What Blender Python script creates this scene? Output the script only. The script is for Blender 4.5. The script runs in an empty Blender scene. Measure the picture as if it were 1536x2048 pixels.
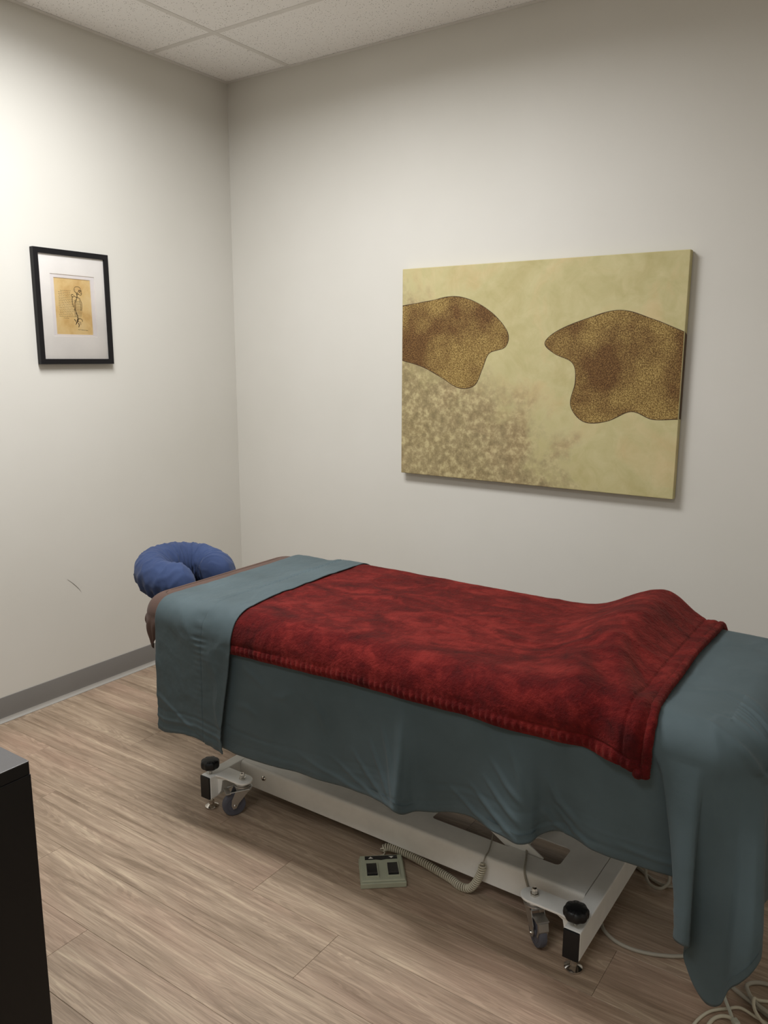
import bpy, bmesh, math, random
from mathutils import Vector, Matrix, noise
random.seed(7)
PI = math.pi

# ------------------------------------------------------------------ camera
CAM = (2.98717, -2.99682, 1.45842)
YAW, PITCH, ROLL, FPX = 0.603134, 0.191375, 0.0033265, 1602.58
H = 2.74
cd = bpy.data.cameras.new('camera')
cam = bpy.data.objects.new('camera', cd)
bpy.context.scene.collection.objects.link(cam)
fw = Vector((-math.sin(YAW)*math.cos(PITCH), math.cos(YAW)*math.cos(PITCH), -math.sin(PITCH)))
rt = Vector((math.cos(YAW), math.sin(YAW), 0)); up = rt.cross(fw)
c_, s_ = math.cos(ROLL), math.sin(ROLL)
r2 = c_*rt+s_*up; u2 = -s_*rt+c_*up
M = Matrix((r2, u2, -fw)).transposed().to_4x4(); M.translation = Vector(CAM)
cam.matrix_world = M
cd.sensor_fit = 'HORIZONTAL'; cd.sensor_width = 36.0; cd.lens = 36.0*FPX/1536.0
cd.clip_start = 0.02; cd.clip_end = 50
bpy.context.scene.camera = cam

# ------------------------------------------------------------------ world, light, exposure
sc = bpy.context.scene
w = bpy.data.worlds.new('world'); sc.world = w; w.use_nodes = True
w.node_tree.nodes['Background'].inputs[0].default_value = (0.9, 0.93, 1.0, 1)
w.node_tree.nodes['Background'].inputs[1].default_value = 0.0
PANEL_STRENGTH = 5.0
PANEL_COLOR = (0.975, 0.985, 1.0)
PANEL_XY = (1.10, -1.385)           # the lay-in panel of the ceiling grid, just out of the frame
ld = bpy.data.lights.new('panel_lamp', 'AREA'); ld.shape = 'RECTANGLE'; ld.size = 0.90; ld.size_y = 0.53
ld.energy = 42; ld.color = PANEL_COLOR; ld.spread = math.radians(168)
lamp = bpy.data.objects.new('panel_lamp', ld); bpy.context.scene.collection.objects.link(lamp)
lamp.location = (PANEL_XY[0], PANEL_XY[1], H-0.004)
ld2 = bpy.data.lights.new('added_fill_lamp', 'AREA'); ld2.shape = 'RECTANGLE'; ld2.size = 1.14; ld2.size_y = 0.53  # fill lamp added behind the camera to brighten the near sides
ld2.energy = 11; ld2.color = PANEL_COLOR; ld2.spread = math.radians(160)
lamp2 = bpy.data.objects.new('added_fill_lamp', ld2); bpy.context.scene.collection.objects.link(lamp2)
lamp2.location = (2.2335, -3.215, H-0.004)
sc.view_settings.view_transform = 'Standard'; sc.view_settings.look = 'None'
sc.view_settings.gamma = 1.0; sc.view_settings.use_curve_mapping = False
sc.view_settings.exposure = 0.0

# ------------------------------------------------------------------ helpers
def link(o, parent=None):
    sc.collection.objects.link(o)
    if parent is not None: o.parent = parent
    return o

def obj(name, bm, mat, parent=None, smooth=False, bevel=0.0, seg=2, loc=None, rot=None, angle=None):
    me = bpy.data.meshes.new(name)
    bm.normal_update(); bm.to_mesh(me); bm.free()
    if smooth:
        for p in me.polygons: p.use_smooth = True
        if angle is not None:
            me.set_sharp_from_angle(angle=angle)
    if mat: me.materials.append(mat)
    o = bpy.data.objects.new(name, me); link(o, parent)
    if loc is not None: o.location = loc
    if rot is not None: o.rotation_euler = rot
    if bevel > 0:
        m = o.modifiers.new('bevel', 'BEVEL'); m.width = bevel; m.segments = seg; m.limit_method = 'ANGLE'; m.angle_limit = math.radians(40)
        m.harden_normals = False
    return o

def thing(name, label, cat, loc=(0, 0, 0), rotz=0, group=None):
    o = bpy.data.objects.new(name, None); link(o)
    o.empty_display_size = 0.05
    o.location = loc; o.rotation_euler = (0, 0, rotz)
    tag(o, label, cat, group); return o

def tag(o, label, cat=None, group=None):
    o['label'] = label
    if cat: o['category'] = cat
    if group: o['group'] = group
    return o

def struct(name, bm, mat, **k):
    o = obj(name, bm, mat, **k); o['kind'] = 'structure'; return o

def box(bm, x0, x1, y0, y1, z0, z1, M=None):
    vs = []
    for z in (z0, z1):
        for x, y in ((x0, y0), (x1, y0), (x1, y1), (x0, y1)):
            v = Vector((x, y, z))
            if M is not None: v = M @ v
            vs.append(bm.verts.new(v))
    for f in ((3, 2, 1, 0), (4, 5, 6, 7), (0, 1, 5, 4), (1, 2, 6, 5), (2, 3, 7, 6), (3, 0, 4, 7)):
        bm.faces.new([vs[i] for i in f])
    return bm

def nb(): return bmesh.new()

def lathe(bm, prof, n=32, M=None, a0=0, a1=2*PI, mod=None):
    """prof: list of (r, z). closed around z."""
    rings = []
    for r, z in prof:
        ring = []
        for i in range(n):
            a = a0+(a1-a0)*i/n
            rr = r if mod is None else mod(r, z, a)
            v = Vector((rr*math.cos(a), rr*math.sin(a), z))
            if M is not None: v = M @ v
            ring.append(bm.verts.new(v))
        rings.append(ring)
    for a, b in zip(rings[:-1], rings[1:]):
        for i in range(n):
            j = (i+1) % n
            bm.faces.new((a[i], a[j], b[j], b[i]))
    if prof[0][0] > 1e-6: bm.faces.new(list(reversed(rings[0])))
    if prof[-1][0] > 1e-6: bm.faces.new(rings[-1])
    return bm

def tube(bm, pts, r, n=8, caps=True, flat=1.0):
    """sweep a circle along pts (parallel transport)."""
    P = [Vector(p) for p in pts]
    T = []
    for i in range(len(P)):
        a = P[max(0, i-1)]; b = P[min(len(P)-1, i+1)]
        t = (b-a); T.append(t.normalized() if t.length > 1e-9 else Vector((0, 0, 1)))
    ref = Vector((0, 0, 1)) if abs(T[0].z) < 0.9 else Vector((1, 0, 0))
    nrm = (ref-T[0]*ref.dot(T[0])).normalized()
    rings = []
    for i in range(len(P)):
        nrm = (nrm-T[i]*nrm.dot(T[i])).normalized()
        bn = T[i].cross(nrm)
        rr = r(i/(len(P)-1)) if callable(r) else r
        rings.append([bm.verts.new(P[i]+rr*(math.cos(2*PI*k/n)*nrm*flat+math.sin(2*PI*k/n)*bn)) for k in range(n)])
    for a, b in zip(rings[:-1], rings[1:]):
        for k in range(n):
            j = (k+1) % n
            bm.faces.new((a[k], a[j], b[j], b[k]))
    if caps:
        bm.faces.new(list(reversed(rings[0]))); bm.faces.new(rings[-1])
    return bm

def catmull(pts, per=10, closed=False):
    P = [Vector(p) for p in pts]; out = []
    n = len(P)
    rng = n if closed else n-1
    for i in range(rng):
        if closed:
            p0, p1, p2, p3 = P[(i-1) % n], P[i], P[(i+1) % n], P[(i+2) % n]
        else:
            p0 = P[i-1] if i > 0 else P[0]*2-P[1]
            p1, p2 = P[i], P[i+1]
            p3 = P[i+2] if i+2 < n else P[-1]*2-P[-2]
        for k in range(per):
            t = k/per
            out.append(0.5*((2*p1)+(p2-p0)*t+(2*p0-5*p1+4*p2-p3)*t*t+(3*p1-p0-3*p2+p3)*t*t*t))
    if not closed: out.append(P[-1].copy())
    return out

def polyprism(bm, pts, z0, z1, M=None):
    a = []; b = []
    for x, y in pts:
        p = Vector((x, y, z0)); q = Vector((x, y, z1))
        if M is not None: p = M @ p; q = M @ q
        a.append(bm.verts.new(p)); b.append(bm.verts.new(q))
    bm.faces.new(list(reversed(a))); bm.faces.new(b)
    n = len(pts)
    for i in range(n):
        j = (i+1) % n
        bm.faces.new((a[i], a[j], b[j], b[i]))
    return bm

def grid_mesh(name, rows, mat, parent=None, closed=False, smooth=True, flip=False):
    """rows: list of rows of Vectors (all the same length)."""
    nr, nc = len(rows), len(rows[0])
    vs = [tuple(v) for r in rows for v in r]
    fs = []
    for i in range(nr-1):
        for j in range(nc if closed else nc-1):
            k = (j+1) % nc
            f = (i*nc+j, i*nc+k, (i+1)*nc+k, (i+1)*nc+j)
            fs.append(f if not flip else f[::-1])
    me = bpy.data.meshes.new(name); me.from_pydata(vs, [], fs); me.update()
    if smooth: me.polygons.foreach_set('use_smooth', [True]*len(fs))
    if mat: me.materials.append(mat)
    o = bpy.data.objects.new(name, me); link(o, parent)
    return o

def sstep(a, b, x):
    t = max(0.0, min(1.0, (x-a)/(b-a))); return t*t*(3-2*t)

# ------------------------------------------------------------------ materials
def srgb(r, g, b):
    def f(c):
        c /= 255.0
        return c/12.92 if c <= 0.04045 else ((c+0.055)/1.055)**2.4
    return (f(r), f(g), f(b), 1)

class NT:
    def __init__(s, name):
        s.m = bpy.data.materials.new(name); s.m.use_nodes = True
        s.t = s.m.node_tree; s.b = s.t.nodes['Principled BSDF']; s.out = s.t.nodes['Material Output']
    def n(s, typ, **k):
        nd = s.t.nodes.new(typ)
        for a, v in k.items():
            if a.startswith('i_'):
                key = a[2:].replace('_', ' ')
                nd.inputs[int(key) if key.isdigit() else key].default_value = v
            else: setattr(nd, a, v)
        return nd
    def l(s, a, b): s.t.links.new(a, b)
    def coord(s, kind='Object', scale=(1, 1, 1), rot=(0, 0, 0), loc=(0, 0, 0)):
        tc = s.n('ShaderNodeTexCoord'); mp = s.n('ShaderNodeMapping')
        mp.inputs['Scale'].default_value = scale; mp.inputs['Rotation'].default_value = rot; mp.inputs['Location'].default_value = loc
        s.l(tc.outputs[kind], mp.inputs[0]); return mp.outputs[0]
    def noise(s, vec, scale, detail=4, rough=0.55, dist=0.0):
        nd = s.n('ShaderNodeTexNoise'); nd.inputs['Scale'].default_value = scale; nd.inputs['Detail'].default_value = detail
        nd.inputs['Roughness'].default_value = rough; nd.inputs['Distortion'].default_value = dist
        if vec is not None: s.l(vec, nd.inputs['Vector'])
        return nd
    def ramp(s, fac, stops, interp='LINEAR'):
        r = s.n('ShaderNodeValToRGB'); r.color_ramp.interpolation = interp
        e = r.color_ramp.elements
        while len(e) < len(stops): e.new(0.5)
        for i, (p, c) in enumerate(stops): e[i].position = p; e[i].color = c
        s.l(fac, r.inputs[0]); return r.outputs[0]
    def mix(s, fac, a, b, blend='MIX'):
        m = s.n('ShaderNodeMix', data_type='RGBA', blend_type=blend)
        for sock, v in ((m.inputs[0], fac), (m.inputs[6], a), (m.inputs[7], b)):
            if hasattr(v, 'is_linked') or hasattr(v, 'links'): s.l(v, sock)
            else: sock.default_value = v
        return m.outputs[2]
    def math(s, op, a, b=None, clamp=False):
        m = s.n('ShaderNodeMath', operation=op); m.use_clamp = clamp
        for i, v in enumerate((a, b)):
            if v is None: continue
            if hasattr(v, 'links'): s.l(v, m.inputs[i])
            else: m.inputs[i].default_value = v
        return m.outputs[0]
    def bump(s, h, strength=0.3, dist=0.002, prev=None):
        b = s.n('ShaderNodeBump'); b.inputs['Strength'].default_value = strength; b.inputs['Distance'].default_value = dist
        s.l(h, b.inputs['Height'])
        if prev is not None: s.l(prev, b.inputs['Normal'])
        return b.outputs[0]
    def set(s, **k):
        for a, v in k.items():
            key = a.replace('_', ' ')
            if hasattr(v, 'links'): s.l(v, s.b.inputs[key])
            else: s.b.inputs[key].default_value = v
        return s.m

def simple(name, col, rough=0.5, metal=0.0, spec=0.5, nscale=None, namt=0.0, bump=0.0, bscale=200):
    t = NT(name); base = col
    v = t.coord()
    n1 = t.noise(v, nscale or 8.0, 4)
    d = max(namt, 0.04)
    dark = (col[0]*(1-d), col[1]*(1-d), col[2]*(1-d), 1); light = (min(1, col[0]*(1+d)), min(1, col[1]*(1+d)), min(1, col[2]*(1+d)), 1)
    t.set(Base_Color=t.ramp(n1.outputs[0], [(0.3, dark), (0.7, light)]), Roughness=rough, Metallic=metal, Specular_IOR_Level=spec)
    if bump > 0:
        n2 = t.noise(v, bscale, 2); t.set(Normal=t.bump(n2.outputs[0], bump, 0.001))
    return t.m

# wall paint
t = NT('wall_paint'); v = t.coord()
n1 = t.noise(v, 1.3, 3); n2 = t.noise(v, 260, 3); n3 = t.noise(v, 60, 2)
t.set(Base_Color=t.ramp(n1.outputs[0], [(0.3, srgb(206, 203, 194)), (0.7, srgb(211, 208, 200))]), Roughness=0.62, Specular_IOR_Level=0.35,
      Normal=t.bump(t.math('ADD', n2.outputs[0], n3.outputs[0]), 0.12, 0.0006))
M_WALL = t.m

# ceiling tile: pinholed mineral fibre
t = NT('mineral_tile'); v = t.coord()
oi = t.n('ShaderNodeObjectInfo')
vo = t.n('ShaderNodeVectorMath', operation='ADD'); t.l(v, vo.inputs[0]); t.l(oi.outputs['Random'], vo.inputs[1])
vor = t.n('ShaderNodeTexVoronoi'); vor.inputs['Scale'].default_value = 110; t.l(vo.outputs[0], vor.inputs['Vector'])
msk = t.noise(vo.outputs[0], 60, 3)
hole = t.math('MULTIPLY', t.ramp(vor.outputs['Distance'], [(0.13, (1, 1, 1, 1)), (0.24, (0, 0, 0, 1))]),
              t.ramp(msk.outputs[0], [(0.42, (0, 0, 0, 1)), (0.5, (1, 1, 1, 1))]))
fine = t.noise(vo.outputs[0], 420, 3)
t.set(Base_Color=t.mix(hole, t.ramp(fine.outputs[0], [(0.3, srgb(240, 238, 235)), (0.7, srgb(250, 248, 245))]), srgb(120, 112, 104)),
      Roughness=0.9, Specular_IOR_Level=0.2, Normal=t.bump(t.math('SUBTRACT', fine.outputs[0], hole), 0.5, 0.001))
M_TILE = t.m
M_GRID = simple('painted_grid_metal', srgb(222, 219, 214), 0.5, 0, 0.4)
M_TOE_LIT = simple('vinyl_base_lit', srgb(158, 154, 147), 0.45, 0, 0.4, 3, 0.03)  # paler copy of the base vinyl: light on the upturned toe painted in
M_BASEB = simple('vinyl_base', srgb(120, 117, 113), 0.5, 0, 0.35, 3, 0.03)
M_SUB = simple('dark_subfloor', srgb(48, 38, 30), 0.9)

# floor plank
t = NT('wood_look_plank')
tc = t.n('ShaderNodeTexCoord'); oi = t.n('ShaderNodeObjectInfo')
def axis_noise(sx, sy, scale, detail, rough, dist, off):
    mp = t.n('ShaderNodeMapping'); mp.inputs['Scale'].default_value = (sx, sy, 1)
    t.l(tc.outputs['Object'], mp.inputs[0])
    sc_ = t.n('ShaderNodeVectorMath', operation='MULTIPLY_ADD')
    cmb = t.n('ShaderNodeCombineXYZ'); t.l(oi.outputs['Random'], cmb.inputs[0]); t.l(oi.outputs['Random'], cmb.inputs[1]); t.l(oi.outputs['Random'], cmb.inputs[2])
    t.l(cmb.outputs[0], sc_.inputs[0]); sc_.inputs[1].default_value = (off, off*1.7, off*0.6); t.l(mp.outputs[0], sc_.inputs[2])
    return t.noise(sc_.outputs[0], scale, detail, rough, dist)
g1 = axis_noise(0.55, 9, 3.4, 6, 0.62, 0.9, 11)      # broad streaks
g2 = axis_noise(1.1, 60, 6.0, 5, 0.7, 0.5, 91)      # fine grain
g3 = axis_noise(4.0, 190, 7.0, 3, 0.7, 0.2, 53)     # pores
g4 = axis_noise(1.0, 3.0, 1.4, 3, 0.5, 0.0, 17)     # hue drift
g5 = axis_noise(0.35, 5.0, 3.0, 2, 0.5, 1.6, 29)    # figure lines
wv = t.n('ShaderNodeMath', operation='SINE'); t.l(t.math('MULTIPLY', g5.outputs[0], 95.0), wv.inputs[0])
base = t.ramp(g1.outputs[0], [(0.30, srgb(124, 105, 85)), (0.43, srgb(152, 132, 111)), (0.56, srgb(172, 151, 129)), (0.72, srgb(196, 177, 151))])
pink = t.mix(t.ramp(g4.outputs[0], [(0.46, (0, 0, 0, 1)), (0.74, (0.5, 0.5, 0.5, 1))]), base, srgb(182, 148, 129))
c0 = t.mix(t.math('MULTIPLY', t.ramp(wv.outputs[0], [(0.0, (1, 1, 1, 1)), (0.35, (0, 0, 0, 1))]), 0.22), pink, srgb(96, 80, 66))
fine = t.ramp(g2.outputs[0], [(0.32, (0.66, 0.62, 0.58, 1)), (0.47, (1, 1, 1, 1)), (0.62, (1.0, 1.0, 1.0, 1)), (0.74, (1.22, 1.2, 1.16, 1))])
c1 = t.mix(0.8, c0, fine, 'MULTIPLY')
por = t.ramp(g3.outputs[0], [(0.32, (0.62, 0.57, 0.52, 1)), (0.45, (1, 1, 1, 1))])
c2 = t.mix(0.5, c1, por, 'MULTIPLY')
tint = t.n('ShaderNodeHueSaturation'); t.l(c2, tint.inputs['Color'])
t.l(t.math('ADD', t.math('MULTIPLY', oi.outputs['Random'], 0.06), 0.98), tint.inputs['Value'])
t.set(Base_Color=tint.outputs[0], Roughness=t.ramp(g2.outputs[0], [(0.3, (0.5, 0.5, 0.5, 1)), (0.7, (0.4, 0.4, 0.4, 1))]), Specular_IOR_Level=0.4,
      Normal=t.bump(t.math('ADD', g2.outputs[0], g3.outputs[0]), 0.25, 0.0006))
M_PLANK = t.m

# cloth materials
def cloth(name, c0, c1, rough=0.85, weave=900, sheen=0.2, wr=0.25, big=6):
    t = NT(name); v = t.coord()
    n1 = t.noise(v, big, 4); n2 = t.noise(v, 30, 3)
    wx = t.n('ShaderNodeTexWave', bands_direction='X'); wx.inputs['Scale'].default_value = weave/3; wx.inputs['Distortion'].default_value = 1.5; t.l(v, wx.inputs['Vector'])
    wz = t.n('ShaderNodeTexWave', bands_direction='Z'); wz.inputs['Scale'].default_value = weave/3; wz.inputs['Distortion'].default_value = 1.5; t.l(v, wz.inputs['Vector'])
    t.set(Base_Color=t.ramp(n1.outputs[0], [(0.3, c0), (0.7, c1)]), Roughness=rough, Specular_IOR_Level=0.3,
          Sheen_Weight=sheen, Sheen_Roughness=0.5,
          Normal=t.bump(t.math('ADD', wx.outputs[0], wz.outputs[0]), 0.08, 0.0004, t.bump(n2.outputs[0], wr, 0.003)))
    return t.m
M_TEAL = cloth('teal_sheet_cotton', srgb(64, 77, 80), srgb(73, 87, 91), 0.7, sheen=0.05)
M_BROWN = cloth('brown_sheet_cotton', srgb(80, 61, 53), srgb(89, 69, 60), 0.9, sheen=0.04)
M_BLUE = cloth('blue_jersey', srgb(42, 56, 90), srgb(50, 66, 102), 0.85, sheen=0.08)

# plush blanket
t = NT('red_plush'); v = t.coord()
n1 = t.noise(t.coord(scale=(1, 1.6, 1)), 4.5, 6, 0.6, 1.4); n2 = t.noise(v, 420, 3, 0.7); n3 = t.noise(v, 30, 4, 0.6, 0.8); n4 = t.noise(v, 130, 3)
nap = t.math('ADD', t.math('MULTIPLY', n1.outputs[0], 0.65), t.math('MULTIPLY', n3.outputs[0], 0.35))
col = t.ramp(nap, [(0.36, srgb(60, 9, 11)), (0.50, srgb(90, 16, 16)), (0.64, srgb(124, 35, 31))])
t.set(Base_Color=t.mix(0.35, col, t.ramp(n2.outputs[0], [(0.35, (0.35, 0.3, 0.3, 1)), (0.65, (1, 1, 1, 1))]), 'MULTIPLY'), Roughness=0.9, Specular_IOR_Level=0.15,
      Sheen_Weight=0.16, Sheen_Roughness=0.4, Sheen_Tint=(0.8, 0.25, 0.18, 1),
      Normal=t.bump(n2.outputs[0], 0.6, 0.003, t.bump(t.math('ADD', n3.outputs[0], n4.outputs[0]), 0.6, 0.006)))
M_RED = t.m

M_WHITE = simple('white_powder_coat', srgb(240, 239, 233), 0.42, 0, 0.5, 20, 0.03, 0.1, 500)
M_CHROME = simple('chrome', srgb(205, 200, 192), 0.16, 1.0)
M_ZINC = simple('zinc_steel', srgb(196, 196, 194), 0.35, 1.0)
M_BLACK = simple('black_plastic', srgb(18, 18, 19), 0.45, 0, 0.4)
M_TIRE = simple('grey_rubber_tyre', srgb(88, 89, 98), 0.6, 0, 0.35)
M_HUB = simple('dark_plastic_hub', srgb(80, 80, 90), 0.45)
M_PEDAL = simple('grey_green_plastic', srgb(164, 166, 144), 0.5, 0, 0.4, 30, 0.05, 0.1, 400)
M_SWITCH = simple('black_rocker', srgb(12, 14, 18), 0.25, 0, 0.5)
M_PRINTW = simple('white_print', srgb(225, 222, 210), 0.6)
M_CORD = simple('cream_cord', srgb(200, 193, 172), 0.5, 0, 0.4)
M_CORDG = simple('grey_cord', srgb(164, 158, 144), 0.5, 0, 0.4)
M_TIE = simple('clear_plastic_tie', srgb(190, 190, 175), 0.3)
M_VINYL = simple('dark_vinyl', srgb(46, 40, 38), 0.5)
M_FRAMEB = simple('black_wood_frame', srgb(15, 14, 17), 0.45, 0, 0.3)
M_MAT = simple('mat_board', srgb(246, 242, 237), 0.85, 0, 0.2)
M_MAT2 = simple('inner_mat_board', srgb(240, 235, 235), 0.85, 0, 0.2)
M_INK = simple('sepia_ink', srgb(66, 44, 20), 0.8)
M_CAB = simple('black_laminate', srgb(13, 12, 12), 0.5, 0, 0.3)
M_CABTOP = simple('dark_grey_top', srgb(80, 78, 78), 0.4, 0, 0.6, 400, 0.06)
M_FIXT = simple('white_fixture', srgb(225, 225, 222), 0.4)

t = NT('aged_paper'); v = t.coord()
n1 = t.noise(v, 18, 5); 
t.set(Base_Color=t.ramp(n1.outputs[0], [(0.3, srgb(222, 184, 122)), (0.5, srgb(236, 206, 146)), (0.7, srgb(240, 214, 160))]), Roughness=0.85, Specular_IOR_Level=0.2)
M_PAPER = t.m

# glass: mostly clear with a fresnel reflection
t = NT('picture_glass')
tr = t.n('ShaderNodeBsdfTransparent'); gl = t.n('ShaderNodeBsdfGlossy'); gl.inputs['Roughness'].default_value = 0.02
fr = t.n('ShaderNodeFresnel'); fr.inputs['IOR'].default_value = 1.3
mx = t.n('ShaderNodeMixShader'); t.l(fr.outputs[0], mx.inputs[0]); t.l(tr.outputs[0], mx.inputs[1]); t.l(gl.outputs[0], mx.inputs[2]); t.l(mx.outputs[0], t.out.inputs[0])
M_GLASS = t.m

# light diffuser
t = NT('lit_diffuser')
em = t.n('ShaderNodeEmission'); em.inputs[0].default_value = (*PANEL_COLOR, 1); em.inputs[1].default_value = PANEL_STRENGTH
t.l(em.outputs[0], t.out.inputs[0]); M_LIT = t.m

# printed canvas: mottled parchment
t = NT('mottled_canvas_print')
v = t.coord()
blot = t.noise(v, 3.2, 5, 0.6, 0.8); mid = t.noise(v, 14, 5, 0.65, 0.6); fin = t.noise(v, 34, 6, 0.7)
base = t.ramp(blot.outputs[0], [(0.34, srgb(170, 156, 108)), (0.5, srgb(186, 176, 132)), (0.62, srgb(200, 174, 132))])
base = t.mix(0.5, base, t.ramp(mid.outputs[0], [(0.3, srgb(176, 168, 116)), (0.7, srgb(204, 194, 148))]))
sep = t.n('ShaderNodeSeparateXYZ'); t.l(v, sep.inputs[0])
# dark stone-like area: lower-left triangle of the print
dd = t.math('ADD', t.math('MULTIPLY', sep.outputs[0], -0.95), t.math('MULTIPLY', sep.outputs[2], -1.15))
dd = t.math('ADD', dd, t.math('MULTIPLY', t.math('SUBTRACT', blot.outputs[0], 0.5), 1.3))
dd = t.math('ADD', dd, t.math('MULTIPLY', t.math('SUBTRACT', mid.outputs[0], 0.5), 0.5))
dm = t.ramp(dd, [(0.10, (0, 0, 0, 1)), (0.42, (1, 1, 1, 1))])
dark = t.ramp(fin.outputs[0], [(0.36, srgb(104, 86, 60)), (0.5, srgb(140, 121, 88)), (0.64, srgb(186, 170, 128))])
base = t.mix(t.math('MULTIPLY', dm, 0.75), base, dark)
wv = t.noise(v, 900, 2)
t.set(Base_Color=base, Roughness=0.75, Specular_IOR_Level=0.25, Normal=t.bump(wv.outputs[0], 0.25, 0.0006))
M_CANVAS = t.m

t = NT('ochre_speckle_print'); v = t.coord()
sp = t.noise(v, 230, 3, 0.7); bd = t.noise(v, 5, 3)
sep = t.n('ShaderNodeSeparateXYZ'); t.l(v, sep.inputs[0])
cc = t.ramp(sp.outputs[0], [(0.36, srgb(84, 62, 28)), (0.5, srgb(138, 112, 62)), (0.64, srgb(186, 160, 100))])
dk = t.ramp(sp.outputs[0], [(0.36, srgb(58, 36, 18)), (0.5, srgb(92, 62, 32)), (0.68, srgb(134, 98, 56))])
t.set(Base_Color=t.mix(t.ramp(bd.outputs[0], [(0.42, (0, 0, 0, 1)), (0.62, (0.9, 0.9, 0.9, 1))]), cc, dk), Roughness=0.75, Specular_IOR_Level=0.25)
M_OCHRE = t.m
M_OUTL = simple('umber_print_line', srgb(66, 44, 20), 0.8)

# ------------------------------------------------------------------ room shell
RX, RY = 3.45, -4.1
wt = 0.12
struct('wall_left', box(nb(), -wt, 0, RY-wt, wt, -0.02, H+0.2), M_WALL)
struct('wall_back', box(nb(), 0, RX, 0, wt, -0.02, H+0.2), M_WALL)
struct('wall_right', box(nb(), RX, RX+wt, RY-wt, wt, -0.02, H+0.2), M_WALL)
struct('wall_front', box(nb(), 0, RX, RY-wt, RY, -0.02, H+0.2), M_WALL)

# scuff mark on the left wall
wl = bpy.data.objects['wall_left']
bm = nb(); tube(bm, catmull([(0.0006, -1.042, 0.520), (0.0006, -1.019, 0.499), (0.0006, -0.998, 0.476), (0.0006, -0.986, 0.460), (0.0006, -0.981, 0.449)], 6), lambda t: 0.0003+0.0009*math.sin(PI*min(1, t*1.1+0.05)), 6, flat=0.4)
so = obj('scuff_mark', bm, M_INK, wl); so['label'] = 'short curved dark scuff'

# floor: subfloor slab with separate planks
fl = struct('floor', box(nb(), 0, RX, RY, 0, -0.06, -0.004), M_SUB)
PW, PL = 0.1775, 1.219
seams = {0: 1.865, 1: 1.56, -1: 0.947, -2: 1.32, 2: 2.471-PL, 3: 0.589}
plank_cache = {}
def plank_mesh(L, W):
    key = (round(L, 4), round(W, 4))
    if key in plank_cache: return plank_cache[key]
    g = 0.0003; bv = 0.0006
    x, y = L/2-g, W/2-g
    bm = nb()
    lo = [bm.verts.new((sx*x, sy*y, -0.004)) for sx, sy in ((-1, -1), (1, -1), (1, 1), (-1, 1))]
    md = [bm.verts.new((sx*x, sy*y, -0.0006)) for sx, sy in ((-1, -1), (1, -1), (1, 1), (-1, 1))]
    hi = [bm.verts.new((sx*(x-bv), sy*(y-bv), 0)) for sx, sy in ((-1, -1), (1, -1), (1, 1), (-1, 1))]
    for a, b in ((lo, md), (md, hi)):
        for i in range(4):
            j = (i+1) % 4; bm.faces.new((a[i], a[j], b[j], b[i]))
    bm.faces.new(hi)
    me = bpy.data.meshes.new('plank'); bm.normal_update(); bm.to_mesh(me); bm.free(); me.materials.append(M_PLANK)
    plank_cache[key] = me; return me
row = 0
for k in range(-15, 10):
    ya = -1.7445+PW*k; yb = ya+PW
    ya_, yb_ = max(ya, RY), min(yb, -0.001)
    if yb_-ya_ < 0.01: continue
    s0 = seams.get(k, random.uniform(0.1, PL-0.1))
    while s0 > 0: s0 -= PL
    x = s0
    while x < RX:
        xa, xb = max(x, 0.001), min(x+PL, RX-0.001)
        if xb-xa > 0.01:
            me = plank_mesh(xb-xa, yb_-ya_)
            o = bpy.data.objects.new('plank', me); link(o, fl)
            o.location = ((xa+xb)/2, (ya_+yb_)/2, 0)
        x += PL

# cove baseboards
def baseboard(name, p0, p1, inward):
    """profile swept from p0 to p1; inward = unit vector into the room"""
    prof = [(0.0005, 0.0), (0.016, 0.0), (0.0158, 0.0016), (0.0125, 0.003), (0.0085, 0.0065), (0.0055, 0.012), (0.0042, 0.020), (0.0035, 0.030), (0.0035, 0.100), (0.0028, 0.1022), (0.0005, 0.1030)]
    bm = nb(); rows = []
    for p in (p0, p1):
        rows.append([bm.verts.new((p[0]+inward[0]*d, p[1]+inward[1]*d, z)) for d, z in prof])
    n = len(prof)
    for i in range(n):
        j = (i+1) % n; bm.faces.new((rows[0][i], rows[0][j], rows[1][j], rows[1][i]))
    bm.faces.new(rows[0]); bm.faces.new(list(reversed(rows[1])))
    bmesh.ops.recalc_face_normals(bm, faces=bm.faces)
    o = struct(name, bm, M_BASEB, smooth=True, angle=math.radians(50))
    pr = [(0.0162, 0.0002), (0.0162, 0.0020), (0.0130, 0.0036), (0.0090, 0.0072), (0.0062, 0.0125), (0.0050, 0.0175), (0.0040, 0.0175), (0.0052, 0.0120), (0.0080, 0.0062), (0.0120, 0.0028), (0.0150, 0.0014), (0.0150, 0.0002)]  # thin strip over the toe that carries the painted light
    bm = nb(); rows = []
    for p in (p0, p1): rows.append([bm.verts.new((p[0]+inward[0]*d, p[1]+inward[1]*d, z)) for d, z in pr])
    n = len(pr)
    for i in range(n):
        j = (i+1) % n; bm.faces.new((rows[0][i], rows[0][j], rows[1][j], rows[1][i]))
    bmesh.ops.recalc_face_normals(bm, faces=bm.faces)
    q = obj('lit_toe', bm, M_TOE_LIT, o, smooth=True, angle=math.radians(50)); q['label'] = 'toe along the bottom, painted pale for the light it catches'
    return o
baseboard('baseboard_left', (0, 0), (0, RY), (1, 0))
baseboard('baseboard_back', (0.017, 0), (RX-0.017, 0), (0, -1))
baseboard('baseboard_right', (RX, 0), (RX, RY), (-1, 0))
baseboard('baseboard_front', (0.017, RY), (RX-0.017, RY), (0, 1))

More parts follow.
